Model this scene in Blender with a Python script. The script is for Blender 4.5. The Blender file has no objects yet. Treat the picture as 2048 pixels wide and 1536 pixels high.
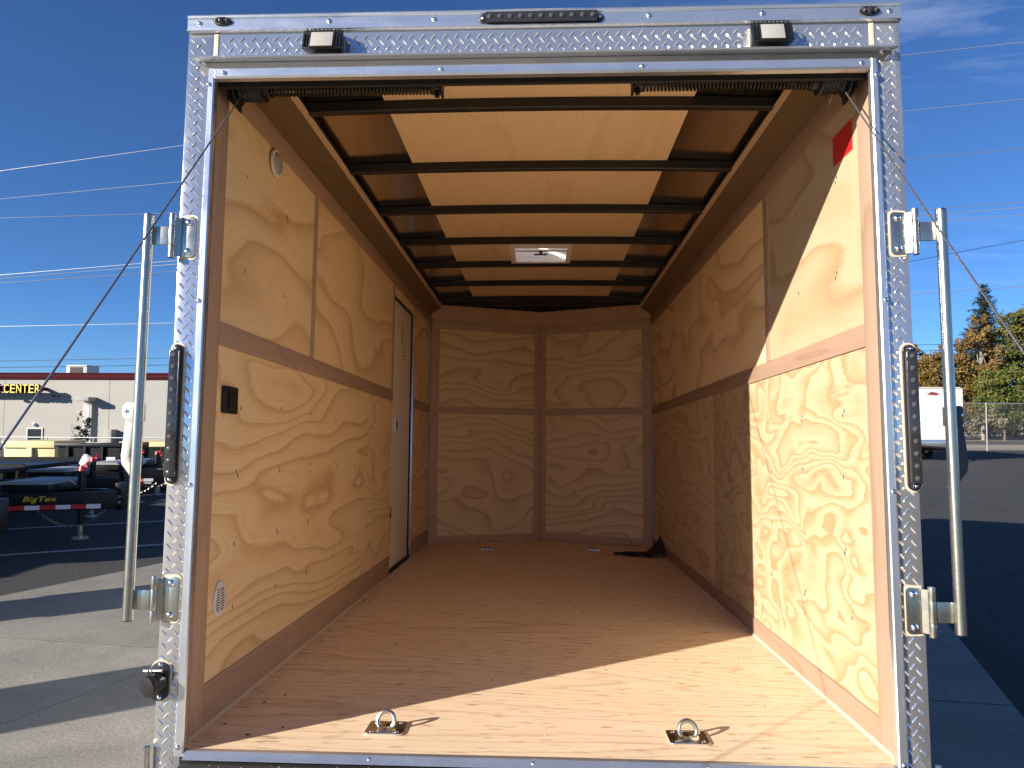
import bpy, bmesh, math, random
from mathutils import Vector, Matrix
R = math.radians
S = bpy.context.scene
COL = S.collection
random.seed(7)

# ------------------------------------------------------------------ camera, sky, sun, exposure
TILT = 0.04                                   # the parked trailer sits nose-down on its jack
ROOT_Z = 0.5                                  # trailer floor above the ground at the rear door
TR = Matrix.Translation((0, 0, ROOT_Z)) @ Matrix.Rotation(-TILT, 4, 'X')

def camera():
    yaw, pitch, roll = 0.0422, 0.0908, 0.0070
    cy, sy, cp, sp = math.cos(yaw), math.sin(yaw), math.cos(pitch), math.sin(pitch)
    f = Vector((-sy*cp, cy*cp, sp)); r = Vector((cy, sy, 0)); u = r.cross(f)
    r2 = math.cos(roll)*r + math.sin(roll)*u; u2 = -math.sin(roll)*r + math.cos(roll)*u
    m = Matrix(((r2.x, u2.x, -f.x, 0.0202), (r2.y, u2.y, -f.y, -2.0523), (r2.z, u2.z, -f.z, 0.8407), (0, 0, 0, 1)))
    cd = bpy.data.cameras.new('camera'); co = bpy.data.objects.new('camera', cd); COL.objects.link(co)
    co.matrix_world = TR @ m
    cd.sensor_width = 36; cd.lens = 1440.25/2048*36; cd.clip_start = 0.02; cd.clip_end = 3000
    S.camera = co
camera()

SUN_DIR = Vector((0.815, 0.5665, -0.348)).normalized()      # the way the light travels
SUN_EL = math.asin(-SUN_DIR.z)
def world():
    w = bpy.data.worlds.new('World'); S.world = w; w.use_nodes = True
    nt = w.node_tree; nt.nodes.clear(); N = nt.nodes.new; L = nt.links.new
    out = N('ShaderNodeOutputWorld'); bg = N('ShaderNodeBackground'); sky = N('ShaderNodeTexSky')
    sky.sky_type = 'NISHITA'; sky.sun_disc = False; sky.sun_elevation = SUN_EL
    to_sun = -SUN_DIR
    sky.sun_rotation = math.atan2(to_sun.x, to_sun.y)
    sky.altitude = 3000; sky.air_density = 1.0; sky.dust_density = 0.12; sky.ozone_density = 8.0
    tc = N('ShaderNodeTexCoord'); sep = N('ShaderNodeSeparateXYZ'); L(tc.outputs['Generated'], sep.inputs[0])
    mz = N('ShaderNodeMath'); mz.operation = 'MAXIMUM'; mz.inputs[1].default_value = 0.06; L(sep.outputs['Z'], mz.inputs[0])
    dx = N('ShaderNodeMath'); dx.operation = 'DIVIDE'; L(sep.outputs['X'], dx.inputs[0]); L(mz.outputs[0], dx.inputs[1])
    dy = N('ShaderNodeMath'); dy.operation = 'DIVIDE'; L(sep.outputs['Y'], dy.inputs[0]); L(mz.outputs[0], dy.inputs[1])
    cb = N('ShaderNodeCombineXYZ'); L(dx.outputs[0], cb.inputs[0]); L(dy.outputs[0], cb.inputs[1])
    mp = N('ShaderNodeMapping'); mp.inputs['Rotation'].default_value = (0, 0, R(62)); mp.inputs['Scale'].default_value = (0.9, 1.9, 1); L(cb.outputs[0], mp.inputs[0])
    n1 = N('ShaderNodeTexNoise'); n1.inputs['Scale'].default_value = 1.6; n1.inputs['Detail'].default_value = 7; n1.inputs['Roughness'].default_value = 0.58; n1.inputs['Distortion'].default_value = 0.35; L(mp.outputs[0], n1.inputs['Vector'])
    n2 = N('ShaderNodeTexNoise'); n2.inputs['Scale'].default_value = 0.55; n2.inputs['Detail'].default_value = 1; L(cb.outputs[0], n2.inputs['Vector'])
    r1 = N('ShaderNodeMapRange'); r1.inputs[1].default_value = 0.5; r1.inputs[2].default_value = 0.78; L(n1.outputs[0], r1.inputs[0])
    r2 = N('ShaderNodeMapRange'); r2.inputs[1].default_value = 0.38; r2.inputs[2].default_value = 0.62; L(n2.outputs[0], r2.inputs[0])
    r3 = N('ShaderNodeMapRange'); r3.inputs[1].default_value = 0.0; r3.inputs[2].default_value = 0.5; r3.inputs[3].default_value = 0.03; L(sep.outputs['X'], r3.inputs[0])
    m1 = N('ShaderNodeMath'); m1.operation = 'MULTIPLY'; L(r1.outputs[0], m1.inputs[0]); L(r2.outputs[0], m1.inputs[1])
    m2 = N('ShaderNodeMath'); m2.operation = 'MULTIPLY'; L(m1.outputs[0], m2.inputs[0]); L(r3.outputs[0], m2.inputs[1])
    m3 = N('ShaderNodeMath'); m3.operation = 'MULTIPLY'; r4 = N('ShaderNodeMapRange'); r4.inputs[1].default_value = 0.12; r4.inputs[2].default_value = 0.42; r4.inputs[3].default_value = 0.1; r4.inputs[4].default_value = 0.7; L(sep.outputs['Z'], r4.inputs[0]); L(r4.outputs[0], m3.inputs[1]); L(m2.outputs[0], m3.inputs[0])
    mx = N('ShaderNodeMix'); mx.data_type = 'RGBA'; L(m3.outputs[0], mx.inputs[0]); L(sky.outputs[0], mx.inputs[6]); mx.inputs[7].default_value = (5.0, 5.6, 7.0, 1)
    L(mx.outputs[2], bg.inputs[0]); bg.inputs[1].default_value = 0.063; L(bg.outputs[0], out.inputs[0])
world()
sl = bpy.data.lights.new('sun', 'SUN'); sl.energy = 4.2; sl.angle = R(0.53); sl.color = (1.0, 0.93, 0.83)
so = bpy.data.objects.new('sun', sl); COL.objects.link(so); so.location = (-20, -15, 12)
so.rotation_euler = SUN_DIR.to_track_quat('-Z', 'Y').to_euler()
S.view_settings.view_transform = 'Standard'; S.view_settings.look = 'None'
S.view_settings.exposure = 1.24; S.view_settings.gamma = 1.0; S.view_settings.use_curve_mapping = False
S.cycles.max_bounces = 12; S.cycles.diffuse_bounces = 7; S.cycles.glossy_bounces = 6
S.cycles.use_denoising = True; S.cycles.caustics_refractive = False

# ------------------------------------------------------------------ helpers
class MB:
    def __init__(s): s.v = []; s.f = []
    def add(s, vs, fs):
        o = len(s.v); s.v += [tuple(v) for v in vs]; s.f += [tuple(i+o for i in f) for f in fs]; return s
    def box(s, lo, hi):
        (a, b, c), (d, e, f) = lo, hi
        return s.add([(a,b,c),(d,b,c),(d,e,c),(a,e,c),(a,b,f),(d,b,f),(d,e,f),(a,e,f)], [(0,3,2,1),(4,5,6,7),(0,1,5,4),(1,2,6,5),(2,3,7,6),(3,0,4,7)])
    def prism(s, poly, axis, a, b):
        # poly in the two other axes (x->(y,z), y->(x,z), z->(x,y))
        def P(u, v, t): return {'x': (t,u,v), 'y': (u,t,v), 'z': (u,v,t)}[axis]
        n = len(poly)
        return s.add([P(u,v,a) for u,v in poly]+[P(u,v,b) for u,v in poly], [tuple(range(n)), tuple(range(n,2*n))]+[(i,(i+1)%n,n+(i+1)%n,n+i) for i in range(n)])
    def tube(s, pts, r, n=8, cap=True):
        pts = [Vector(p) for p in pts]; rs = r if isinstance(r, (list, tuple)) else [r]*len(pts)
        vs = []; fs = []; up = None
        for i, p in enumerate(pts):
            d = (pts[min(i+1,len(pts)-1)]-pts[max(i-1,0)]).normalized()
            if up is None: up = d.orthogonal().normalized()
            x = (up - d*up.dot(d)); x = x.normalized() if x.length > 1e-6 else d.orthogonal().normalized(); up = x
            y = d.cross(x)
            for k in range(n):
                a = 2*math.pi*k/n; vs.append(p + (x*math.cos(a)+y*math.sin(a))*rs[i])
        for i in range(len(pts)-1):
            for k in range(n): fs.append((i*n+k, i*n+(k+1)%n, (i+1)*n+(k+1)%n, (i+1)*n+k))
        if cap: fs += [tuple(reversed(range(n))), tuple(range((len(pts)-1)*n, len(pts)*n))]
        return s.add(vs, fs)
    def dome(s, c, axis, r, h, n=12, rings=4):
        ax = Vector(axis).normalized(); x = ax.orthogonal().normalized(); y = ax.cross(x); c = Vector(c); vs = []; fs = []
        for j in range(rings):
            t = j/rings*math.pi/2
            for k in range(n):
                a = 2*math.pi*k/n; vs.append(c+(x*math.cos(a)+y*math.sin(a))*r*math.cos(t)+ax*h*math.sin(t))
        vs.append(c+ax*h)
        for j in range(rings-1):
            for k in range(n): fs.append((j*n+k, j*n+(k+1)%n, (j+1)*n+(k+1)%n, (j+1)*n+k))
        for k in range(n): fs.append(((rings-1)*n+k, (rings-1)*n+(k+1)%n, rings*n))
        fs.append(tuple(reversed(range(n))))
        return s.add(vs, fs)
    def torus(s, c, ax, R_, r, n=20, m=8, a0=0, a1=2*math.pi, stretch=(1,1), ref=None):
        ax = Vector(ax).normalized(); x = Vector(ref).normalized() if ref else ax.orthogonal().normalized(); y = ax.cross(x); c = Vector(c)
        full = abs(a1-a0-2*math.pi) < 1e-4; k = n if full else n+1
        vs = []; fs = []
        for i in range(k):
            a = a0+(a1-a0)*i/n; d = x*math.cos(a)*stretch[0]+y*math.sin(a)*stretch[1]
            dn = (x*math.cos(a)+y*math.sin(a))
            for j in range(m):
                b = 2*math.pi*j/m; vs.append(c+d*R_+dn*r*math.cos(b)+ax*r*math.sin(b))
        for i in range(n):
            for j in range(m): fs.append((i*m+j, ((i+1)%k)*m+j, ((i+1)%k)*m+(j+1)%m, i*m+(j+1)%m))
        return s.add(vs, fs)
    def build(s, name, mat, parent=None, bevel=0, seg=2, smooth=35, loc=None, fixn=True):
        me = bpy.data.meshes.new(name); me.from_pydata(s.v, [], s.f)
        if fixn or bevel:
            bm = bmesh.new(); bm.from_mesh(me)
            if fixn: bmesh.ops.recalc_face_normals(bm, faces=bm.faces)
            if bevel: bmesh.ops.bevel(bm, geom=list(bm.edges), offset=bevel, segments=seg, affect='EDGES', profile=0.6, clamp_overlap=True)
            bm.to_mesh(me); bm.free()
        if smooth:
            me.shade_smooth(); me.set_sharp_from_angle(angle=R(smooth))
        for m in (mat if isinstance(mat, (list, tuple)) else [mat]): me.materials.append(m)
        o = bpy.data.objects.new(name, me); COL.objects.link(o)
        if parent: o.parent = parent
        if loc: o.location = loc
        return o
def box(name, lo, hi, mat, parent=None, bevel=0.0): return MB().box(lo, hi).build(name, mat, parent, bevel)
def tag(o, label=None, cat=None, group=None, kind=None):
    for k, v in (('label', label), ('category', cat), ('group', group), ('kind', kind)):
        if v: o[k] = v
    return o
def empty(name, loc=(0,0,0), rz=0):
    o = bpy.data.objects.new(name, None); COL.objects.link(o); o.location = loc; o.rotation_euler = (0, 0, rz); o.empty_display_size = 0.1; return o
def copy_tree(o, parent=None):
    c = o.copy(); COL.objects.link(c); c.parent = parent
    for ch in list(o.children): copy_tree(ch, c)
    return c
def inst(src, loc, parent, rot=None, name=None):
    o = bpy.data.objects.new(name or src.name.split('.')[0], src.data); COL.objects.link(o); o.parent = parent; o.location = loc
    if rot: o.rotation_euler = rot
    return o
def lerp(a, b, t): return a+(b-a)*t
def smooth(a, b, x):
    t = min(1, max(0, (x-a)/(b-a))); return t*t*(3-2*t)

# ------------------------------------------------------------------ materials
def newmat(name):
    m = bpy.data.materials.new(name); m.use_nodes = True; nt = m.node_tree
    return m, nt, nt.nodes.new, nt.links.new, nt.nodes['Principled BSDF']
def mth(N, L, op, a, b=None, c=None):
    n = N('ShaderNodeMath'); n.operation = op
    for i, v in enumerate((a, b, c)):
        if v is None: continue
        if isinstance(v, (int, float)): n.inputs[i].default_value = v
        else: L(v, n.inputs[i])
    return n.outputs[0]
def ramp(N, L, fac, stops, interp='LINEAR'):
    n = N('ShaderNodeValToRGB'); n.color_ramp.interpolation = interp; el = n.color_ramp.elements
    while len(el) < len(stops): el.new(0.5)
    for e, (p, c) in zip(el, stops):
        e.position = p; e.color = (*c, 1) if len(c) == 3 else c
    L(fac, n.inputs[0]); return n.outputs[0]
def noise(N, L, vec, scale, detail=3, rough=0.5, dist=0, w=None, dim='3D'):
    n = N('ShaderNodeTexNoise'); n.noise_dimensions = dim
    n.inputs['Scale'].default_value = scale; n.inputs['Detail'].default_value = detail; n.inputs['Roughness'].default_value = rough; n.inputs['Distortion'].default_value = dist
    if vec is not None: L(vec, n.inputs['Vector'])
    if w is not None: L(w, n.inputs['W'])
    return n.outputs[0]
def mapping(N, L, vec, scale=(1,1,1), rot=(0,0,0), loc=(0,0,0)):
    n = N('ShaderNodeMapping'); n.inputs['Scale'].default_value = scale; n.inputs['Rotation'].default_value = rot; n.inputs['Location'].default_value = loc; L(vec, n.inputs[0]); return n.outputs[0]
def mixc(N, L, fac, a, b, mode='MIX'):
    n = N('ShaderNodeMix'); n.data_type = 'RGBA'; n.blend_type = mode
    for i, v in ((0, fac), (6, a), (7, b)):
        if isinstance(v, (int, float)): n.inputs[i].default_value = v
        elif isinstance(v, tuple): n.inputs[i].default_value = (*v, 1) if len(v) == 3 else v
        else: L(v, n.inputs[i])
    return n.outputs[2]
def bump(N, L, b, h, strength, dist=0.01):
    n = N('ShaderNodeBump'); n.inputs['Strength'].default_value = strength; n.inputs['Distance'].default_value = dist; L(h, n.inputs['Height']); L(n.outputs[0], b.inputs['Normal'])

def plain(name, col, rough=0.5, metal=0.0, var=0.12, scale=9.0, bmp=0.0, spec=None, rvar=0.08):
    m, nt, N, L, b = newmat(name)
    tc = N('ShaderNodeTexCoord').outputs['Object']
    n = noise(N, L, tc, scale, 5, 0.6)
    c = mixc(N, L, n, tuple(x*(1-var) for x in col), tuple(min(1, x*(1+var)) for x in col))
    L(c, b.inputs['Base Color']); b.inputs['Metallic'].default_value = metal
    rr = N('ShaderNodeMapRange'); rr.inputs[3].default_value = max(0.02, rough-rvar); rr.inputs[4].default_value = min(1, rough+rvar); L(noise(N, L, tc, scale*2.3, 4, 0.6), rr.inputs[0]); L(rr.outputs[0], b.inputs['Roughness'])
    if bmp: bump(N, L, b, noise(N, L, tc, scale*8, 3, 0.6), bmp, 0.003)
    if spec is not None: b.inputs['Specular IOR Level'].default_value = spec
    return m

def plywood(name, grain, light, mid, dark, K=7.0, along=0.8, across=2.2, warp=0.35, seed=0.0, fibre=0.12, rough=0.55, contrast=1.0, blot=0.0, detail=1.6, lin=0.0, lax=2, wide=False, rag=0.02, soft=False):
    """rotary-cut veneer: growth rings show as contour lines of a stretched noise field"""
    m, nt, N, L, b = newmat(name)
    tc = N('ShaderNodeTexCoord').outputs['Object']
    oi = N('ShaderNodeObjectInfo').outputs['Random']
    w = mth(N, L, 'MULTIPLY_ADD', oi, 37.0, seed)
    sc = [across, across, across]; sc[grain] = along
    v = mapping(N, L, tc, tuple(sc))
    wn = N('ShaderNodeTexNoise'); wn.noise_dimensions = '4D'; wn.inputs['Scale'].default_value = 1.1; wn.inputs['Detail'].default_value = 2; L(v, wn.inputs['Vector']); L(w, wn.inputs['W'])
    sub = N('ShaderNodeVectorMath'); sub.operation = 'SUBTRACT'; L(wn.outputs['Color'], sub.inputs[0]); sub.inputs[1].default_value = (0.5, 0.5, 0.5)
    sca = N('ShaderNodeVectorMath'); sca.operation = 'SCALE'; L(sub.outputs[0], sca.inputs[0]); sca.inputs['Scale'].default_value = warp*2
    av = N('ShaderNodeVectorMath'); av.operation = 'ADD'; L(v, av.inputs[0]); L(sca.outputs[0], av.inputs[1])
    n = noise(N, L, av.outputs[0], 1.0, detail, 0.42, 0.15, w, '4D')
    # fine raggedness of the ring edge
    sf = [90.0, 90.0, 90.0]; sf[grain] = 7.0
    fib = noise(N, L, mapping(N, L, tc, tuple(sf)), 1.0, 3, 0.6)
    nn = mth(N, L, 'MULTIPLY_ADD', mth(N, L, 'SUBTRACT', fib, 0.5), rag, n)
    if lin:
        sp = N('ShaderNodeSeparateXYZ'); L(tc, sp.inputs[0]); nn = mth(N, L, 'MULTIPLY_ADD', sp.outputs[lax], lin, nn)
    s = mth(N, L, 'FRACT', mth(N, L, 'MULTIPLY', nn, K))
    # ring width varies from place to place
    k = contrast
    def mixt(a, c, t): return tuple(lerp(x, y, t) for x, y in zip(a, c))
    if wide: stops = [(0.0, light), (0.3, mixt(light, mid, 0.15)), (0.58, mixt(light, mid, 0.8)), (0.80, mixt(mid, dark, 0.35)), (0.90, mixt(mid, dark, 0.75)), (0.955, mixt(light, mid, 0.8)), (1.0, light)]
    elif soft: stops = [(0.0, light), (0.40, mixt(light, mid, 0.12)), (0.64, mixt(light, mid, 0.6)), (0.80, mixt(mid, dark, 0.22)), (0.89, mixt(mid, dark, 0.66)), (0.945, mixt(light, mid, 0.95)), (1.0, light)]
    else: stops = [(0.0, light), (0.5, mixt(light, mid, 0.2*k)), (0.76, mixt(light, mid, 0.65*k)), (0.88, mixt(mid, dark, 0.45*k)), (0.935, mixt(mid, dark, 0.95*k)), (0.97, mixt(light, mid, 0.5)), (1.0, light)]
    col = ramp(N, L, s, stops)
    s2 = mth(N, L, 'FRACT', mth(N, L, 'MULTIPLY', nn, K*3.3))
    f2 = N('ShaderNodeMapRange'); f2.inputs[1].default_value = 0.45; f2.inputs[2].default_value = 0.95; f2.inputs[4].default_value = 0.30*k; L(s2, f2.inputs[0])
    gate = N('ShaderNodeMapRange'); gate.inputs[1].default_value = 0.42; gate.inputs[2].default_value = 0.62; L(noise(N, L, v, 0.9, 2, 0.5, 0, w, '4D'), gate.inputs[0])
    col = mixc(N, L, mth(N, L, 'MULTIPLY', f2.outputs[0], gate.outputs[0]), col, mixt(mid, dark, 0.35))
    big = noise(N, L, v, 0.55, 2, 0.5, 0, w, '4D')
    bigf = N('ShaderNodeMapRange'); bigf.inputs[1].default_value = 0.35; bigf.inputs[2].default_value = 0.7; bigf.inputs[3].default_value = 0.6; bigf.inputs[4].default_value = 1.0; L(big, bigf.inputs[0])
    col = mixc(N, L, bigf.outputs[0], light, col) if blot == 0 else col
    if blot:
        bl = noise(N, L, av.outputs[0], 2.1, 3, 0.55, 0.3, w, '4D')
        bm_ = N('ShaderNodeMapRange'); bm_.inputs[1].default_value = 0.52; bm_.inputs[2].default_value = 0.68; bm_.inputs[4].default_value = blot; L(bl, bm_.inputs[0])
        col = mixc(N, L, bm_.outputs[0], col, mixt(mid, dark, 0.4))
    sg = [260.0, 260.0, 260.0]; sg[grain] = 5.0
    g2 = noise(N, L, mapping(N, L, tc, tuple(sg)), 1.0, 2, 0.5)
    fr = N('ShaderNodeMapRange'); fr.inputs[3].default_value = 1-fibre; fr.inputs[4].default_value = 1+fibre; L(g2, fr.inputs[0])
    mul = N('ShaderNodeVectorMath'); mul.operation = 'SCALE'; L(col, mul.inputs[0]); L(fr.outputs[0], mul.inputs['Scale'])
    L(mul.outputs[0], b.inputs['Base Color'])
    b.inputs['Roughness'].default_value = rough; b.inputs['Specular IOR Level'].default_value = 0.35
    bump(N, L, b, mth(N, L, 'ADD', mth(N, L, 'MULTIPLY', s, 0.15), fib), 0.10, 0.002)
    return m

PL, PM, PD = (0.91, 0.69, 0.395), (0.80, 0.555, 0.285), (0.53, 0.305, 0.125)
M = {}
M['ply_big'] = plywood('plywood_wide_figure', 1, PL, PM, PD, K=8.5, along=0.62, across=1.6, warp=0.5, seed=3.1, contrast=1.0, lin=0.38, soft=True)
M['ply_sun_dark'] = plywood('plywood_sun_darkened', 1, (0.48, 0.38, 0.24), (0.41, 0.295, 0.16), (0.29, 0.18, 0.08), K=9, along=0.62, across=1.6, warp=0.5, seed=4.6, contrast=1.0, lin=0.38, soft=True)  # colour darkened so direct sun does not burn this sheet out
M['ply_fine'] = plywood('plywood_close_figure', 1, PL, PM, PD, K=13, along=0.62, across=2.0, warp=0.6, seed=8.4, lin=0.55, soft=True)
M['ply_knot'] = plywood('plywood_knotty_sun_darkened', 1, (0.53, 0.425, 0.272), (0.46, 0.34, 0.19), (0.35, 0.225, 0.10), K=15, along=1.6, across=3.3, warp=0.8, seed=5.2, blot=0.35, wide=True, rag=0.03)  # knotty sheet, its tone lowered to offset the direct sun
M['ply_fine_r'] = plywood('plywood_close_figure_darkened', 1, (0.68, 0.52, 0.31), (0.59, 0.42, 0.225), (0.41, 0.245, 0.105), K=12, along=0.65, across=2.0, warp=0.6, seed=12.4, lin=0.5, soft=True)  # darkened to blend with the sun-darkened sheet beside it
M['ply_back'] = plywood('plywood_nose_figure', 0, (0.93, 0.72, 0.40), (0.83, 0.585, 0.29), (0.54, 0.31, 0.12), K=11, along=0.5, across=2.2, warp=0.5, seed=1.7, lin=0.7, soft=True)
FL_, FM, FD = (0.86, 0.66, 0.45), (0.79, 0.58, 0.375), (0.58, 0.37, 0.21)
def floor_mat():
    m = plywood('floor_plywood', 0, FL_, FM, FD, K=24, along=0.35, across=2.2, warp=0.4, seed=2.2, contrast=0.95, fibre=0.2, rough=0.5, lin=0.6, lax=1)
    nt = m.node_tree; N = nt.nodes.new; L = nt.links.new; b = nt.nodes['Principled BSDF']
    src = b.inputs['Base Color'].links[0].from_socket
    tc = N('ShaderNodeTexCoord').outputs['Object']
    st = noise(N, L, mapping(N, L, tc, (11, 60, 1)), 1.0, 2, 0.5)
    mr = N('ShaderNodeMapRange'); mr.inputs[1].default_value = 0.60; mr.inputs[2].default_value = 0.72; mr.inputs[4].default_value = 0.75; L(st, mr.inputs[0])
    c = mixc(N, L, mr.outputs[0], src, (0.34, 0.18, 0.09)); L(c, b.inputs['Base Color'])
    return m
M['floor'] = floor_mat()
M['trim'] = plywood('trim_strip_wood', 1, (0.44, 0.295, 0.205), (0.41, 0.27, 0.185), (0.35, 0.215, 0.14), K=6, along=0.6, across=6, warp=0.3, seed=4.0, contrast=0.7, fibre=0.16)
M['trim_v'] = plywood('trim_upright_wood', 2, (0.48, 0.335, 0.24), (0.44, 0.30, 0.21), (0.37, 0.235, 0.155), K=6, along=0.6, across=6, warp=0.3, seed=6.0, contrast=0.7, fibre=0.16)
M['trim_x'] = plywood('trim_nose_wood', 0, (0.62, 0.43, 0.275), (0.57, 0.39, 0.245), (0.48, 0.31, 0.18), K=6, along=0.6, across=6, warp=0.3, seed=7.0, contrast=0.7, fibre=0.16)
M['trim_r'] = plywood('trim_right_sun_darkened', 1, (0.34, 0.225, 0.155), (0.31, 0.20, 0.135), (0.27, 0.165, 0.105), K=6, along=0.6, across=6, warp=0.3, seed=4.5, contrast=0.7, fibre=0.16)  # darker copy of the trim wood, offsets the sun on the right wall
M['trim_rv'] = plywood('trim_right_upright_sun_darkened', 2, (0.40, 0.28, 0.20), (0.36, 0.245, 0.17), (0.30, 0.19, 0.125), K=6, along=0.6, across=6, warp=0.3, seed=6.5, contrast=0.7, fibre=0.16)  # upright twin of the trim darkened against the sun
M['cove_pale'] = plywood('cove_edge_wood', 1, (0.60, 0.42, 0.26), (0.56, 0.38, 0.23), (0.5, 0.32, 0.18), K=4, along=0.4, across=4, seed=9.5, contrast=0.5)
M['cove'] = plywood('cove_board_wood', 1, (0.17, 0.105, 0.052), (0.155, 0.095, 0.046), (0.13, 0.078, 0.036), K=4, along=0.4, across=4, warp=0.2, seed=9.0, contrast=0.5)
M['luan'] = plywood('ceiling_luan', 1, (0.86, 0.62, 0.36), (0.82, 0.57, 0.31), (0.72, 0.47, 0.24), K=5, along=0.5, across=2.4, warp=0.3, seed=11.0, contrast=0.3)
M['caulk'] = plain('pale_caulk', (0.58, 0.49, 0.36), 0.6)
M['black_steel'] = plain('black_painted_steel', (0.012, 0.011, 0.010), 0.42, 0, 0.3, 14)
M['black_plastic'] = plain('black_plastic', (0.014, 0.014, 0.015), 0.38, 0, 0.25, 30)
M['rubber'] = plain('black_rubber', (0.018, 0.018, 0.018), 0.75, 0, 0.4, 40, 0.4)
M['dark_gap'] = plain('dark_gasket', (0.02, 0.018, 0.016), 0.8)
M['white_plastic'] = plain('white_plastic', (0.78, 0.76, 0.71), 0.4, 0, 0.05)
M['cream_plastic'] = plain('cream_plastic', (0.88, 0.83, 0.76), 0.45, 0, 0.06)
M['door_white'] = plain('door_white_panel', (0.94, 0.86, 0.70), 0.45, 0, 0.04, 4)
M['red_label'] = plain('red_label', (0.72, 0.025, 0.018), 0.45, 0, 0.08)
M['red_print'] = plain('red_label_print', (0.34, 0.012, 0.010), 0.5)
M['orange_label'] = plain('orange_label', (0.75, 0.16, 0.03), 0.5)
M['grey_print'] = plain('grey_print', (0.12, 0.11, 0.10), 0.6)
M['galv'] = plain('galvanised_steel', (0.48, 0.465, 0.40), 0.27, 0.95, 0.08, 12, 0.0)
M['zinc'] = plain('bright_zinc', (0.82, 0.83, 0.82), 0.16, 1.0, 0.1, 30)
M['lever_zinc'] = plain('lever_zinc', (0.46, 0.445, 0.40), 0.42, 0.3, 0.1, 20)
M['lever_dark'] = plain('lever_dark_zinc', (0.10, 0.10, 0.095), 0.5, 0.4, 0.1, 20)  # right-hand lever, given a darker tone than the left
M['spring'] = plain('spring_wire', (0.020, 0.017, 0.013), 0.30, 0.5, 0.3, 60)
M['cable'] = plain('steel_cable', (0.30, 0.30, 0.31), 0.4, 0.9, 0.3, 300)
M['side_skin'] = plain('trailer_side_skin', (0.70, 0.70, 0.69), 0.35, 0, 0.04, 3)
def alu(name, col=(0.80, 0.82, 0.84), r0=0.16, r1=0.34, streak=(3, 3, 60), bm=0.02, met=0.86):
    m, nt, N, L, b = newmat(name)
    tc = N('ShaderNodeTexCoord').outputs['Object']
    n = noise(N, L, mapping(N, L, tc, streak), 1.0, 5, 0.65)
    n2 = noise(N, L, tc, 7.0, 5, 0.6, 0.4)
    c = mixc(N, L, n2, tuple(x*0.86 for x in col), col); L(c, b.inputs['Base Color'])
    b.inputs['Metallic'].default_value = met
    rr = N('ShaderNodeMapRange'); rr.inputs[1].default_value = 0.25; rr.inputs[2].default_value = 0.75; rr.inputs[3].default_value = r0; rr.inputs[4].default_value = r1
    L(mth(N, L, 'MULTIPLY_ADD', n, 0.5, mth(N, L, 'MULTIPLY', n2, 0.5)), rr.inputs[0]); L(rr.outputs[0], b.inputs['Roughness'])
    bump(N, L, b, mth(N, L, 'ADD', n2, mth(N, L, 'MULTIPLY', n, 0.3)), bm*10, 0.0015)
    return m
M['alu'] = alu('extruded_aluminium')
M['alu_v'] = alu('extruded_aluminium_upright', streak=(60, 60, 3))
M['tread'] = alu('tread_plate_aluminium', (0.74, 0.73, 0.72), 0.08, 0.19, (16, 16, 16), 0.05, 0.84)
M['lug'] = alu('tread_lug_aluminium', (0.90, 0.91, 0.92), 0.08, 0.2, (30, 30, 30), 0.0)
M['skin_in'] = alu('roof_skin_underside', (0.62, 0.52, 0.42), 0.10, 0.20, (4, 4, 4), 0.003, 1.0)
def lens(name, col, rough=0.06, alpha=0.0):
    m, nt, N, L, b = newmat(name)
    b.inputs['Base Color'].default_value = (*col, 1); b.inputs['Roughness'].default_value = rough
    b.inputs['Transmission Weight'].default_value = 0.55; b.inputs['IOR'].default_value = 1.45; b.inputs['Coat Weight'].default_value = 0.6
    return m
M['smoke_lens'] = lens('smoked_lens', (0.06, 0.055, 0.055))
M['led_dot'] = lens('led_bead', (0.16, 0.155, 0.15), 0.05)
M['frost_lens'] = plain('frosted_lens', (0.36, 0.345, 0.31), 0.35, 0, 0.08, 60)
def translucent(name, col, f=0.6):
    m, nt, N, L, b = newmat(name); b.inputs['Base Color'].default_value = (*col, 1); b.inputs['Roughness'].default_value = 0.4
    tr = N('ShaderNodeBsdfTranslucent'); tr.inputs['Color'].default_value = (*col, 1); mx = N('ShaderNodeMixShader'); mx.inputs[0].default_value = f
    L(b.outputs[0], mx.inputs[1]); L(tr.outputs[0], mx.inputs[2]); L(mx.outputs[0], nt.nodes['Material Output'].inputs['Surface']); return m
M['vent_lid'] = translucent('vent_lid', (0.86, 0.90, 0.95), 0.7)

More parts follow.
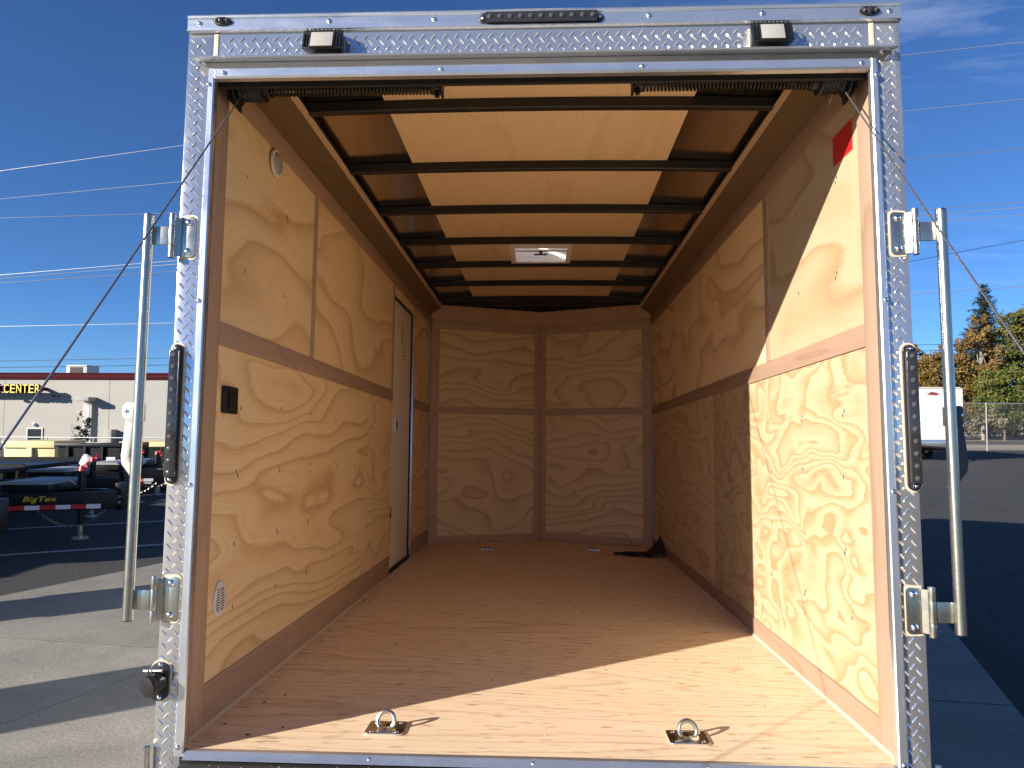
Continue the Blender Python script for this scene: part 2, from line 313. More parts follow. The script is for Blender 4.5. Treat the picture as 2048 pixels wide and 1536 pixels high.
# ------------------------------------------------------------------ ground
def gz(x, y):
    """lot surface: level round the trailer, falling away to the left rear"""
    return -1.0*smooth(9, 21, y)*smooth(-4, -10, x) - 0.7*smooth(24, 44, y)*smooth(-4, -10, x)
def asphalt_mat():
    m, nt, N, L, b = newmat('asphalt')
    tc = N('ShaderNodeTexCoord').outputs['Object']
    n1 = noise(N, L, tc, 60, 4, 0.7); n2 = noise(N, L, tc, 0.6, 5, 0.6, 0.5)
    v = N('ShaderNodeTexVoronoi'); v.inputs['Scale'].default_value = 55; L(tc, v.inputs['Vector'])
    c = mixc(N, L, n2, (0.028, 0.0275, 0.026), (0.066, 0.063, 0.059))
    c = mixc(N, L, mth(N, L, 'MULTIPLY', n1, 0.5), c, (0.085, 0.083, 0.08))
    sp = N('ShaderNodeMapRange'); sp.inputs[1].default_value = 0.74; sp.inputs[2].default_value = 0.8; sp.inputs[4].default_value = 0.45; L(noise(N, L, tc, 22, 2, 0.5), sp.inputs[0])
    c = mixc(N, L, sp.outputs[0], c, (0.15, 0.14, 0.13))
    wv = N('ShaderNodeTexNoise'); wv.inputs['Scale'].default_value = 1.5; wv.inputs['Detail'].default_value = 4; L(tc, wv.inputs['Vector'])
    wadd = N('ShaderNodeVectorMath'); wadd.operation = 'MULTIPLY_ADD'; L(wv.outputs['Color'], wadd.inputs[0]); wadd.inputs[1].default_value = (0.7, 0.7, 0.7); L(tc, wadd.inputs[2])
    vc = N('ShaderNodeTexVoronoi'); vc.feature = 'DISTANCE_TO_EDGE'; vc.inputs['Scale'].default_value = 0.28; L(wadd.outputs[0], vc.inputs['Vector'])
    ck = N('ShaderNodeMapRange'); ck.inputs[1].default_value = 0.0; ck.inputs[2].default_value = 0.006; ck.inputs[3].default_value = 0.75; ck.inputs[4].default_value = 0.0; L(vc.outputs['Distance'], ck.inputs[0])
    c = mixc(N, L, ck.outputs[0], c, (0.012, 0.012, 0.012))
    L(c, b.inputs['Base Color']); b.inputs['Roughness'].default_value = 0.88; b.inputs['Specular IOR Level'].default_value = 0.25
    bump(N, L, b, mth(N, L, 'ADD', v.outputs['Distance'], n1), 0.5, 0.006)
    return m
def concrete_mat():
    m, nt, N, L, b = newmat('concrete')
    tc = N('ShaderNodeTexCoord').outputs['Object']
    oi = N('ShaderNodeObjectInfo').outputs['Random']
    n1 = noise(N, L, tc, 70, 4, 0.7); n2 = noise(N, L, tc, 1.3, 6, 0.65, 0.6); n3 = noise(N, L, tc, 9, 5, 0.7)
    n2 = mth(N, L, 'MULTIPLY_ADD', mth(N, L, 'SUBTRACT', n2, 0.5), 1.8, 0.5)
    c = mixc(N, L, n2, (0.15, 0.138, 0.115), (0.36, 0.335, 0.28))
    c = mixc(N, L, mth(N, L, 'MULTIPLY', n3, 0.5), c, (0.27, 0.245, 0.20))
    c = mixc(N, L, 1.0, c, ramp(N, L, n1, [(0.3, (0.62, 0.62, 0.62)), (0.7, (1.2, 1.2, 1.2))]), 'MULTIPLY')
    sp = N('ShaderNodeMapRange'); sp.inputs[1].default_value = 0.69; sp.inputs[2].default_value = 0.75; sp.inputs[4].default_value = 0.6; L(noise(N, L, tc, 26, 2, 0.5), sp.inputs[0])
    c = mixc(N, L, sp.outputs[0], c, (0.09, 0.085, 0.075))
    mr = N('ShaderNodeMapRange'); mr.inputs[3].default_value = 0.88; mr.inputs[4].default_value = 1.08; L(oi, mr.inputs[0])
    sc = N('ShaderNodeVectorMath'); sc.operation = 'SCALE'; L(c, sc.inputs[0]); L(mr.outputs[0], sc.inputs['Scale'])
    L(sc.outputs[0], b.inputs['Base Color']); b.inputs['Roughness'].default_value = 0.85
    bump(N, L, b, mth(N, L, 'ADD', n1, n3), 0.45, 0.006)
    return m
M['asphalt'] = asphalt_mat(); M['concrete'] = concrete_mat()
M['joint'] = plain('dark_joint', (0.03, 0.028, 0.024), 0.9, 0, 0.4, 20)
M['line_paint'] = plain('worn_line_paint', (0.42, 0.41, 0.38), 0.7, 0, 0.5, 18)
M['dirt'] = plain('dry_dirt', (0.30, 0.25, 0.18), 0.95, 0, 0.3, 1.5, 0.5)
M['far_road'] = plain('far_road_asphalt', (0.055, 0.055, 0.058), 0.85, 0, 0.2, 1.0)
def ground():
    xs = [-900, -400, -200, -120, -80, -60] + [-50+2*i for i in range(26)] + [4, 10, 20, 30, 45, 70, 120, 200, 400, 900]
    ys = [-900, -400, -150, -60, -25, -10, -4, 0, 4] + [6+2*i for i in range(22)] + [52, 60, 75, 110, 200, 400, 1200]
    vs = [(x, y, gz(x, y)) for y in ys for x in xs]; n = len(xs)
    fs = [(j*n+i, j*n+i+1, (j+1)*n+i+1, (j+1)*n+i) for j in range(len(ys)-1) for i in range(n-1)]
    tag(MB().add(vs, fs).build('asphalt_ground', M['asphalt'], smooth=60), kind='structure')
    # the roadside verge and street behind the fence
    b = MB().add([(5, 37, .004), (140, 37, .004), (140, 47, .004), (5, 47, .004)], [(0,1,2,3)]); tag(b.build('dirt_verge', M['dirt'], smooth=0), kind='structure')
    b = MB().add([(5, 57, .004), (160, 57, .004), (160, 110, .004), (5, 110, .004)], [(0,1,2,3)]); tag(b.build('far_dirt_verge', M['dirt'], smooth=0), kind='structure')
    b = MB().add([(5, 47, .008), (150, 47, .008), (150, 57, .008), (5, 57, .008)], [(0,1,2,3)]); tag(b.build('street', M['far_road'], smooth=0), kind='structure')
ground()
def apron():
    root = empty('concrete_apron'); tag(root, kind='structure')
    xl = lambda y: -4.27+0.42*(y-3.6)
    xr = lambda y: max(2.83+0.33*(y-3.11), 0.85)  # edge held out behind the trailer, unseen, to bounce more sun inside
    fr = [0.0, 0.372, 0.69, 1.0]
    rows = [-22, -19, -16, -12.5, -9.5, -6.5, -3.5, -0.5, 2.48, 5.5, 8.6, 11.6, 15]
    def P(f, yb):
        y = yb; x = lerp(xl(y), xr(y), f); y2 = yb-0.13*(x+2.9); return (lerp(xl(y2), xr(y2), f), y2)
    for a, c in zip(rows, rows[1:]):
        for f0, f1 in zip(fr, fr[1:]):
            q = [P(f0, a), P(f1, a), P(f1, c), P(f0, c)]
            cx = sum(p[0] for p in q)/4; cyy = sum(p[1] for p in q)/4
            q = [(x+(cx-x)*0.004, y+(cyy-y)*0.004) for x, y in q]
            h = 0.0125+random.uniform(-.0006, .0006)
            MB().prism(q, 'z', -0.06, h).build('concrete_slab', M['concrete'], root, smooth=0)
    q = [P(0, rows[0]), P(1, rows[0]), P(1, -3.5), P(1, rows[-1]), P(0, rows[-1])]
    MB().prism([(x+(0-x)*.002, y+(0-y)*.002) for x, y in q], 'z', -.06, .0105).build('joint_filler', M['joint'], root, smooth=0)
apron()
def lot_lines():
    for i, (p, q) in enumerate((((-7.4, 4.25), (-3.9, 6.25)), ((-8.6, 6.0), (-4.0, 8.55)))):
        p = Vector(p); q = Vector(q); d = (q-p).normalized(); nrm = Vector((-d.y, d.x))*0.045
        b = MB().add([(*(p-nrm), .004), (*(q-nrm), .004), (*(q+nrm), .004), (*(p+nrm), .004)], [(0,1,2,3)])
        tag(b.build('parking_line', M['line_paint'], smooth=0), kind='structure')
lot_lines()

# ------------------------------------------------------------------ the open cargo trailer
T = empty('cargo_trailer'); T.location = (0, 0, ROOT_Z); T.rotation_euler = (-TILT, 0, 0)
tag(T, 'open cargo trailer with plywood lined interior and diamond plate rear frame', 'trailer')
YL, YA = 4.40, 4.80                           # side wall length, nose apex
scr_src = MB().dome((0,0,0), (0,-1,0), 0.0075, 0.0045, 10, 3).build('screw', M['zinc'], T)
scr_src.location = (-0.942, -0.0155, 1.966)
def screw(x, y, z, parent=None, rot=None, s=1.0):
    o = inst(scr_src, (x, y, z), parent or T, rot, 'screw'); o.scale = (s, s, s); return o

def floor():
    ys = [0.012, 1.22, 2.44, 3.66]
    for i, a in enumerate(ys):
        if i < 3:
            box('floor_sheet', (-0.999, a+.0012, -0.018), (0.999, ys[i+1]-.0012, 0), M['floor'], T)
        else:
            MB().prism([(-.999, a+.001), (.999, a+.001), (.999, YL), (0, YA), (-.999, YL)], 'z', -.018, 0).build('floor_sheet', M['floor'], T)
    MB().prism([(-1.05, .03), (1.05, .03), (1.05, YL), (0, YA+.1), (-1.05, YL)], 'z', -.12, -.0195).build('chassis', M['black_steel'], T)
    for s in (-1, 1): MB().prism([(s*.985, 0), (s*.9935, 0), (s*.9935, .008)], 'y', .03, YL-.01).build('caulk_bead', M['caulk'], T)
floor()
def grit():
    b = MB(); rnd = random.Random(77)
    for i in range(70):
        y = rnd.uniform(.1, 3.9); x = -.975+abs(rnd.gauss(0, .05)) if i < 34 else rnd.uniform(-.9, .93); r = rnd.uniform(.0015, .0045); a = rnd.uniform(0, 3.1)
        c, t = math.cos(a)*r*rnd.uniform(1, 2.6), math.sin(a)*r
        b.add([(x-c, y-t, .0003), (x+t, y-c, .0003), (x+c, y+t, .0003), (x-t, y+c, .0003), (x, y, .003)], [(0,1,4),(1,2,4),(2,3,4),(3,0,4),(0,1,2,3)])
    tag(b.build('floor_grit', M['dark_gap'], T, smooth=0), kind='stuff')
    b = MB()
    for i in range(26):
        y = rnd.uniform(.05, .9); x = rnd.uniform(-.5, .95); r = rnd.uniform(.001, .0025); b.dome((x, y, .0002), (0,0,1), r, r, 5, 2)
    tag(b.build('saw_chips', M['caulk'], T), kind='stuff')
grit()

def wall_panel(s, y0, y1, z0, z1, mat, name='wall_panel'):
    xa, xb = sorted((s*1.0, s*1.010))
    return box(name, (xa, y0+.001, z0+.001), (xb, y1-.001, z1-.001), mat, T)
def wall_strip(s, y0, y1, z0, z1, mat, proud=.006):
    xa, xb = sorted((s*(1.0-proud), s*.9998))
    return box('trim_strip', (xa, y0, z0), (xb, y1, z1), mat, T, 0.0012)
def walls():
    ZT = 2.052
    # left wall: two bays of panels, side door, one bay
    wall_panel(-1, .03, 1.06, 1.197, ZT, M['ply_big']); wall_panel(-1, 1.06, 2.80, 1.197, ZT, M['ply_big'])
    wall_panel(-1, .03, 2.145, 0, 1.197, M['ply_fine']); wall_panel(-1, 2.148, 2.80, 0, 1.197, M['ply_fine'])
    wall_panel(-1, 3.60, YL, 0, 1.197, M['ply_fine']); wall_panel(-1, 3.60, YL, 1.197, ZT, M['ply_big'])
    wall_panel(-1, 2.80, 3.60, 1.905, ZT, M['ply_big'])
    wall_strip(-1, .148, 2.795, 1.163, 1.237, M['trim']); wall_strip(-1, 3.603, YL-.01, 1.163, 1.237, M['trim'])
    wall_strip(-1, .148, YL-.01, 1.966, ZT, M['trim'])
    wall_strip(-1, .012, .147, 0.0, ZT, M['trim_v'])
    wall_strip(-1, .148, 2.795, .001, .128, M['trim']); wall_strip(-1, 3.603, YL-.01, .001, .128, M['trim'])
    wall_strip(-1, 1.046, 1.088, 1.238, 1.965, M['trim_v'], .005); wall_strip(-1, 2.755, 2.797, 1.238, 1.965, M['trim_v'], .005)
    # right wall
    wall_panel(1, .03, 1.05, 1.193, ZT, M['ply_sun_dark']); wall_panel(1, 1.053, 3.25, 1.193, ZT, M['ply_big']); wall_panel(1, 3.253, YL, 1.193, ZT, M['ply_big'])
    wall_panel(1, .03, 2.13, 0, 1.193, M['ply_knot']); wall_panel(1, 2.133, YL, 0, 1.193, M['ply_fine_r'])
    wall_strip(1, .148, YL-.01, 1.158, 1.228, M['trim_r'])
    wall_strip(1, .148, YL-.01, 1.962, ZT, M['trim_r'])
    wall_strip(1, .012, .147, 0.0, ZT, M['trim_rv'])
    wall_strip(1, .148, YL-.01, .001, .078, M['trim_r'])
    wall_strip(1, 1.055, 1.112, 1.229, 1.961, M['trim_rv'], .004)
    # outer skins
    box('side_skin', (-1.058, .03, -.12), (-1.046, YL, 2.168), M['side_skin'], T); box('side_skin', (1.046, .03, -.12), (1.058, YL, 2.168), M['side_skin'], T)
    for s in (-1, 1):
        MB().prism([(s*1.058, YL), (s*1.046, YL), (0, YA+.10), (0, YA+.115)], 'z', -.12, 2.189).build('nose_skin', M['side_skin'], T)
    # staples fixing the sheets to the hidden studs
    for s, zs, y1 in ((-1, (.32, .53, .76, .98, 1.435, 1.77), 2.6), (1, (.325, .53, .763, .982, 1.435, 1.75), 4.2)):
        b = MB(); y = .335
        while y < y1:
            for z in zs:
                yy = y+random.uniform(-.015, .015); zz = z+random.uniform(-.015, .015); a = random.uniform(-.25, .25)
                for k in ((0,) if random.random() < .7 else (0, 1)):
                    c = Vector((s*.9995, yy+k*.012, zz-k*.014)); h = .006; d = Vector((0, math.sin(a), math.cos(a)))*h; e = Vector((0, .0014, 0))
                    p = [c-d-e, c-d+e, c+d+e, c+d-e]
                    b.add([*(Vector(q) for q in p), *(Vector(q)-Vector((s*.0012,0,0)) for q in p)], [(0,1,2,3),(4,5,6,7),(0,1,5,4),(1,2,6,5),(2,3,7,6),(3,0,4,7)])
            y += .381
        tag(b.build('staples', M['dark_gap'], T, smooth=0), kind='stuff')
walls()
def nose():
    ZT = 2.02
    for s in (-1, 1):
        A = Vector((s*1.0, YL, 0)); B = Vector((0, YA, 0)); d = (B-A).normalized(); nrm = Vector((-s*abs(d.y), -abs(d.x), 0)).normalized()
        Ln = (B-A).length
        def piece(name, u0, u1, z0, z1, t0, t1, mat, bev=0.0):
            vs = [A+d*u+nrm*t+Vector((0,0,z)) for z in (z0, z1) for u, t in ((u0,t0),(u1,t0),(u1,t1),(u0,t1))]
            return MB().add(vs, [(0,1,2,3),(4,5,6,7),(0,1,5,4),(1,2,6,5),(2,3,7,6),(3,0,4,7)]).build(name, mat, T, bev)
        piece('nose_panel', .02, Ln-.002, .001, 1.194, -.01, 0, M['ply_back'])
        piece('nose_panel', .02, Ln-.002, 1.197, ZT+.03, -.01, 0, M['ply_back'])
        piece('trim_strip', .089, Ln-.0605, 1.163, 1.228, .0002, .006, M['trim_x'], .0012)
        piece('trim_strip', .089, Ln-.0605, .001, .068, .0002, .006, M['trim_x'], .0012)
        piece('trim_strip', .012, Ln-.003, 1.935, ZT, .0002, .006, M['trim_x'], .0012)
        piece('trim_strip', .012, .088, .001, 1.934, .0002, .007, M['trim_x'], .0012)
        piece('trim_strip', Ln-.060, Ln-.003, .001, 1.934, .0002, .007, M['trim_x'], .0012)
        # sloped cove over the nose wall
        vs = []
        for u in (0.0, Ln):
            for t, z in ((.0, ZT+.001), (.012, ZT+.001), (.085, 2.113), (.095, 2.14), (.0, 2.14)): vs.append(A+d*u+nrm*t+Vector((0,0,z)))
        MB().add(vs, [(0,1,2,3,4),(5,6,7,8,9)]+[(i,(i+1)%5,5+(i+1)%5,5+i) for i in range(5)]).build('cove_board', M['cove_pale'], T)
nose()

def ceiling():
    zb = lambda x: 2.130+.012*(1-(x/.9)**2)       # underside of the roof bows
    zs = lambda x: zb(x)+.042+.008*(1-(x/.95)**2)*min(1, max(0, (0.95-abs(x))/.4))
    for s in (-1, 1):
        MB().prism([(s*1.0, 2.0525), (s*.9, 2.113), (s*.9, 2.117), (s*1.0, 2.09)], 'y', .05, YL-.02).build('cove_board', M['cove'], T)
        MB().prism([(s*.9, 2.1132), (s*.886, 2.134), (s*.892, 2.137), (s*.906, 2.117)], 'y', .05, YL-.06).build('cove_edge', M['cove_pale'], T)
        MB().prism([(s*1.045, 2.118), (s*.91, 2.118), (s*.895, 2.14), (s*.895, 2.166), (s*1.045, 2.180)], 'y', .062, YL-.0).build('top_rail', M['black_steel'], T)
    ys = [.625, 1.23, 1.83, 2.43, 3.01, 3.60, 4.19]
    n = 14
    first = None
    for y in ys:
        if first is None:
            b = MB(); vs = []
            for i in range(n+1):
                x = lerp(-.93, .93, i/n); z = zb(x)
                vs += [(x, -.036, z+.004), (x, -.032, z), (x, -.004, z), (x, 0, z+.004), (x, 0, z+.040), (x, -.036, z+.040)]
            fs = [(i*6+k, i*6+(k+1)%6, (i+1)*6+(k+1)%6, (i+1)*6+k) for i in range(n) for k in range(6)] + [tuple(range(6)), tuple(range(n*6, n*6+6))]
            first = b.add(vs, fs).build('roof_bow', M['black_steel'], T, smooth=40, loc=(0, y, 0))
        else: inst(first, (0, y, 0), T)
    # nose rafters follow the v
    for s in (-1, 1):
        MB().prism([(s*1.0, YL-.02), (0, YA-.02), (0, YA-.06), (s*.95, YL-.06)], 'z', 2.128, 2.188).build('nose_rafter', M['black_steel'], T)
    def sheet(name, mat, x0, x1, y0, y1, zf, th, bows=14):
        k = max(2, int((x1-x0)/.12)); vs = []
        for i in range(k+1):
            x = lerp(x0, x1, i/k); z = zf(x); vs += [(x, y0, z), (x, y1, z), (x, y1, z+th), (x, y0, z+th)]
        fs = [(i*4+a, i*4+(a+1)%4, (i+1)*4+(a+1)%4, (i+1)*4+a) for i in range(k) for a in range(4)] + [(0,1,2,3), (k*4, k*4+1, k*4+2, k*4+3)]
        return MB().add(vs, fs).build(name, mat, T, smooth=50)
    V = (-.185, .200, 2.49, 2.88)                    # roof vent opening
    zl = lambda x: zb(x)+.0405
    sheet('ceiling_panel', M['luan'], -.592, .592, .04, 1.237, zl, .003)
    sheet('ceiling_panel', M['luan'], -.592, .592, 1.239, V[2], zl, .003)
    sheet('ceiling_panel', M['luan'], -.592, V[0], V[2], V[3], zl, .003); sheet('ceiling_panel', M['luan'], V[1], .592, V[2], V[3], zl, .003)
    sheet('ceiling_panel', M['luan'], -.592, .592, V[3], 4.40, zl, .003)
    zk = lambda x: max(zs(x), zb(x)+.046 if abs(x) < .66 else 0)
    for a in ((-1.045, 1.045, .06, V[2]), (-1.045, V[0], V[2], V[3]), (V[1], 1.045, V[2], V[3]), (-1.045, 1.045, V[3], YL)):
        sheet('roof_skin', M['skin_in'], *a, zk, .003)
    MB().add([(-1.045, YL, 2.19), (1.045, YL, 2.19), (0, YA+.1, 2.19), (-1.045, YL, 2.20), (1.045, YL, 2.20), (0, YA+.1, 2.20)], [(0,1,2),(3,4,5),(0,1,4,3),(1,2,5,4),(2,0,3,5)]).build('roof_skin', M['skin_in'], T)
    box('nose_beam', (-1.045, YL-.035, 2.140), (1.045, YL+.004, 2.2005), M['black_steel'], T)
    # vent
    x0, x1, y0, y1 = V
    v = MB()
    for lo, hi in (((x0-.012, y0-.012, 2.138), (x1+.012, y0+.022, 2.163)), ((x0-.012, y1-.022, 2.138), (x1+.012, y1+.012, 2.163)), ((x0-.012, y0+.022, 2.138), (x0+.022, y1-.022, 2.163)), ((x1-.022, y0+.022, 2.138), (x1+.012, y1-.022, 2.163))): v.box(lo, hi)
    vent = v.build('roof_vent', M['cream_plastic'], T, .003)
    w = MB()
    for lo, hi in (((x0+.012, y0+.012, 2.164), (x1-.012, y0+.018, 2.30)), ((x0+.012, y1-.018, 2.164), (x1-.012, y1-.012, 2.30)), ((x0+.012, y0+.018, 2.164), (x0+.018, y1-.018, 2.30)), ((x1-.018, y0+.018, 2.164), (x1-.012, y1-.018, 2.30))): w.box(lo, hi)
    w.build('vent_throat', M['cream_plastic'], vent)
    k = MB(); k.box((x0-.01, y0-.01, 2.335), (x1+.01, y1+.01, 2.340)); k.build('vent_lid', M['vent_lid'], vent, .001)
    cx = (x0+x1)/2; cy = (y0+y1)/2
    box('crank_bar', (x0+.02, cy-.018, 2.168), (x1-.02, cy+.018, 2.176), M['cream_plastic'], vent, .002)
    MB().tube([(cx, cy, 2.168), (cx, cy, 2.145)], .012, 10).tube([(cx-.045, cy-.01, 2.143), (cx+.045, cy-.01, 2.143)], .006, 8).build('crank', M['black_plastic'], vent)
ceiling()

def side_door():
    d = box('side_door', (-1.034, 2.70, .02), (-1.022, 3.565, 1.895), M['door_white'], T, .004)
    box('door_gasket', (-1.030, 3.566, .012), (-1.014, 3.574, 1.905), M['dark_gap'], d)
    box('door_gasket', (-1.030, 2.80, 1.896), (-1.006, 3.5655, 1.908), M['dark_gap'], d)
    box('door_gasket', (-1.030, 2.80, .003), (-1.006, 3.5655, .019), M['dark_gap'], d)
    box('door_jamb', (-1.040, 3.582, .0), (-1.0, 3.5985, 1.91), M['alu_v'], d, .001)
    l = box('door_latch', (-1.0215, 2.985, .955), (-1.008, 3.02, 1.06), M['zinc'], d, .003)
    box('latch_handle', (-1.0078, 2.993, .98), (-1.001, 3.012, 1.035), M['black_plastic'], l, .002)
    box('door_sticker', (-1.0218, 2.905, .40), (-1.0210, 2.955, .44), M['orange_label'], d)
    box('door_sticker', (-1.0218, 2.905, .36), (-1.0210, 2.955, .398), M['black_plastic'], d)
    b = MB()
    for i in range(9): b.box((-1.0218, 2.908+random.random()*.006, .20+i*.017), (-1.0212, 2.95-random.random()*.012, .208+i*.017))
    for i in range(8): b.box((-1.0218, 3.18, 1.60+i*.022), (-1.0212, 3.26-random.random()*.03, 1.608+i*.022))
    for i in range(4): b.box((-1.0218, 3.27, 1.50+i*.03), (-1.0212, 3.33-random.random()*.03, 1.512+i*.03))
    b.build('door_print', M['grey_print'], d, smooth=0)
side_door()

def wall_fittings():
    # dome lights
    for y, z in ((.553, 1.915), (4.29, 1.91)):
        lt = MB().tube([(-.9935, y, z), (-.985, y, z)], .052, 24).build('dome_light', M['white_plastic'], T, .002)
        MB().dome((-.985, y, z), (1,0,0), .042, .013, 24, 4).build('light_cover', M['frost_lens'], lt)
    # light switch
    sw = MB().prism([(.195,.950),(.285,.950),(.29,.955),(.29,1.033),(.285,1.038),(.195,1.038),(.19,1.033),(.19,.955)], 'x', -.999, -.986).build('switch_plate', M['black_plastic'], T, .003)
    box('switch_rocker', (-.985, .215, .965), (-.9805, .265, 1.023), M['black_steel'], sw, .002)
    # teardrop louvre vent
    pts = []
    for i in range(40):
        a = 2*math.pi*i/40; r = 1.0
        pts.append((.235+.046*math.cos(a)*(1-.28*max(0, math.sin(a))), .366+.056*math.sin(a)))
    lv = MB().prism(pts, 'x', -.9995, -.994).build('louvre_vent', M['white_plastic'], T, .001)
    b = MB()
    for i in range(9):
        z = .33+i*.008; w = .026-.001*abs(i-3)
        b.box((-.9942, .233-w, z), (-.9932, .233-.003, z+.0036)); b.box((-.9942, .237+.001, z), (-.9932, .237+w, z+.0036))
    b.build('louvre_slots', M['grey_print'], lv, smooth=0)
    for y, z in ((.235, .413), (.202, .345), (.268, .345)): screw(-.9935, y, z, lv, (0, 0, R(90)), .7)
    # red warning label
    rl = box('warning_label', (.9985, .192, 1.796), (.9992, .342, 1.897), M['red_label'], T)
    b = MB(); X = (.9978, .9984)
    b.box((X[0], .200, 1.884), (X[1], .334, 1.888)); b.box((X[0], .200, 1.805), (X[1], .334, 1.809)); b.box((X[0], .198, 1.809), (X[1], .2005, 1.884)); b.box((X[0], .3335, 1.809), (X[1], .336, 1.884))
    for i in range(8):
        y = .21
        while y < .322:
            w = random.uniform(.006, .02); b.box((X[0], y, 1.816+i*.0082), (X[1], min(y+w, .326), 1.819+i*.0082)); y += w+.005
    b.build('label_print', M['red_print'], rl, smooth=0)
wall_fittings()

def d_rings():
    def ring(x, y, up):
        r = empty('tie_down_ring', (x, y, .0)); r.parent = T
        pl = MB().prism([(-.058,-.040),(-.055,-.047),(-.048,-.050),(.048,-.050),(.055,-.047),(.058,-.040),(.058,.040),(.055,.047),(.048,.050),(-.048,.050),(-.055,.047),(-.058,.040)], 'z', .0005, .0055).build('ring_plate', M['zinc'], r, .0015)
        MB().dome((0,0,.0055), (0,0,1), .034, .010, 18, 3).build('ring_cup', M['zinc'], r)
        if up: MB().torus((0, -.004, .026), (0,1,-.25), .0255, .0062, 28, 8).build('ring_loop', M['galv'], r)
        else: MB().torus((0, .0, .014), (0,0.2,1), .026, .005, 24, 8).build('ring_loop', M['galv'], r)
        for sx in (-1, 1):
            for sy in (-1, 1): screw(sx*.038, sy*.035, .0055, r, (R(-90), 0, 0), .9)
    ring(-.446, .185, True); ring(.449, .165, True); ring(-.44, 4.14, False); ring(.462, 4.18, False)
d_rings()

def lugs(b, u0, u1, z0, z1, y, pitch=.0345, skip=None):
    """raised bars of tread plate on a plane of constant y"""
    ni = int((u1-u0)/pitch*2)+2; nj = int((z1-z0)/pitch*2)+2
    for i in range(ni):
        for j in range(nj):
            if (i+j) % 2: continue
            u = u0+i*pitch/2; z = z0+j*pitch/2
            if not (u0+.006 < u < u1-.006 and z0+.006 < z < z1-.006): continue
            if skip and skip(u, z): continue
            a = R(48) if i % 2 == 0 else R(-48)
            cx, sx = math.cos(a), math.sin(a); Lh, Wh, H = .0135, .0038, .0024
            def P(p, q, h): return (u+p*cx-q*sx, y-h, z+p*sx+q*cx)
            vs = [P(-Lh,0,0), P(-Lh*.55,-Wh,0), P(Lh*.55,-Wh,0), P(Lh,0,0), P(Lh*.55,Wh,0), P(-Lh*.55,Wh,0), P(-Lh*.55,0,H), P(Lh*.55,0,H)]
            b.add(vs, [(0,1,6),(1,2,7,6),(2,3,7),(3,4,7),(4,5,6,7),(5,0,6)])
def rear_frame():
    for s in (-1, 1):
        xa, xb = sorted((s*1.0622, s*.985))
        post = box('corner_post', (xa, 0.0, -.16), (xb, .045, 2.0985), M['tread'], T, .0025)
        b = MB(); lo, hi = (-1.064, -.990) if s < 0 else (.990, 1.064)
        lugs(b, lo, hi, -.15, 2.09, .0002); tag(b.build('tread_lugs', M['lug'], post, smooth=0), kind='stuff')
        # aluminium edge trim, a touch wider at the foot
        o = lambda z: lerp(.998, .991, (z+.02)/1.99)
        ring = [(o, -.0005), (o, -.009), (lambda z: o(z)-.005, -.0135), (lambda z: .974, -.0135), (lambda z: .9705, -.010), (lambda z: .9705, .006), (lambda z: .984, .006), (lambda z: .984, -.0005)]
        vs = [(s*f(z), y, z) for z in (-.012, 1.9490 if False else 1.981) for f, y in ring]; k = len(ring)
        tr = MB().add(vs, [tuple(range(k)), tuple(range(k, 2*k))]+[(i,(i+1)%k,k+(i+1)%k,k+i) for i in range(k)]).build('edge_trim', M['alu_v'], T, smooth=25)
        MB().prism([(s*.9845, .0065), (s*.9845, .010), (s*.9995, .010), (s*.9995, .0065)], 'z', 0, 1.95).build('edge_gap', M['dark_gap'], T)
        for z in ((1.93, 1.268, .733, .012)): screw(s*.986, -.0136, z, tr)
    hd = box('header_plate', (-.9845, .0, 1.9825), (.9845, .045, 2.0985), M['tread'], T)
    b = MB(); lugs(b, -.965, .965, 2.008, 2.096, .0002); lugs(b, -.965, .965, 1.978, 2.0, .0002); tag(b.build('tread_lugs', M['lug'], hd, smooth=0), kind='stuff')
    tt = MB().prism([(-.0005, 1.982), (-.010, 1.982), (-.0135, 1.978), (-.0135, 1.956), (-.010, 1.9495), (.010, 1.9495), (.010, 1.962), (-.0005, 1.962)], 'x', -.9700, .9700).build('edge_trim', M['alu'], T, smooth=25)
    for x in (-.284, .311, .945): screw(x, -.0136, 1.967, tt)
    scr_src.parent = tt
    MB().prism([(-1.0, 1.952), (1.0, 1.952), (1.0, 2.05), (1.045, 2.10), (1.045, 2.172), (.5, 2.184), (0, 2.190), (-.5, 2.184), (-1.045, 2.172), (-1.045, 2.10), (-1.0, 2.05)], 'y', .0455, .06).build('inner_header', M['dark_gap'], T)
    # drip ledge over the opening
    lg = MB().prism([(-.0023, 2.0125), (-.006, 2.0125), (-.040, 2.0055), (-.0415, 2.001), (-.0395, 2.0005), (-.006, 2.0065), (-.0023, 2.0065)], 'x', -1.033, 1.040).build('drip_ledge', M['alu'], T, smooth=25)
    MB().prism([(-.0023, 2.0127), (-.0055, 2.0127), (-.0055, 2.021), (-.0023, 2.021)], 'x', -1.02, 1.028).build('ledge_flange', M['alu'], lg, smooth=25)
    for x in (-.93, -.48, -.02, .42, .965): screw(x, -.0057, 2.0175, lg, None, .6)
    # roof edge extrusion
    ex = MB().prism([(.03, 2.098), (-.010, 2.0995), (-.014, 2.1015), (-.014, 2.1045), (-.010, 2.106), (-.010, 2.1395), (-.0135, 2.1405), (-.0145, 2.1435), (-.0105, 2.1455), (-.0145, 2.1475), (-.013, 2.151), (.0, 2.156), (.03, 2.158)], 'x', -1.0625, 1.0635).build('roof_edge_extrusion', M['alu'], T, smooth=25)
    for x in (-1.025, -.626, -.307, .333, .665, 1.032): screw(x, -.0101, 2.126, ex, None, 1.05)
    for x in (-.975, .981): MB().prism([(x-.007, 2.0225), (x+.007, 2.0225), (x+.0065, 2.0975), (x-.0065, 2.0975)], 'y', -.0025, -.0002).build('seam_sealant', M['caulk'], T, .001)
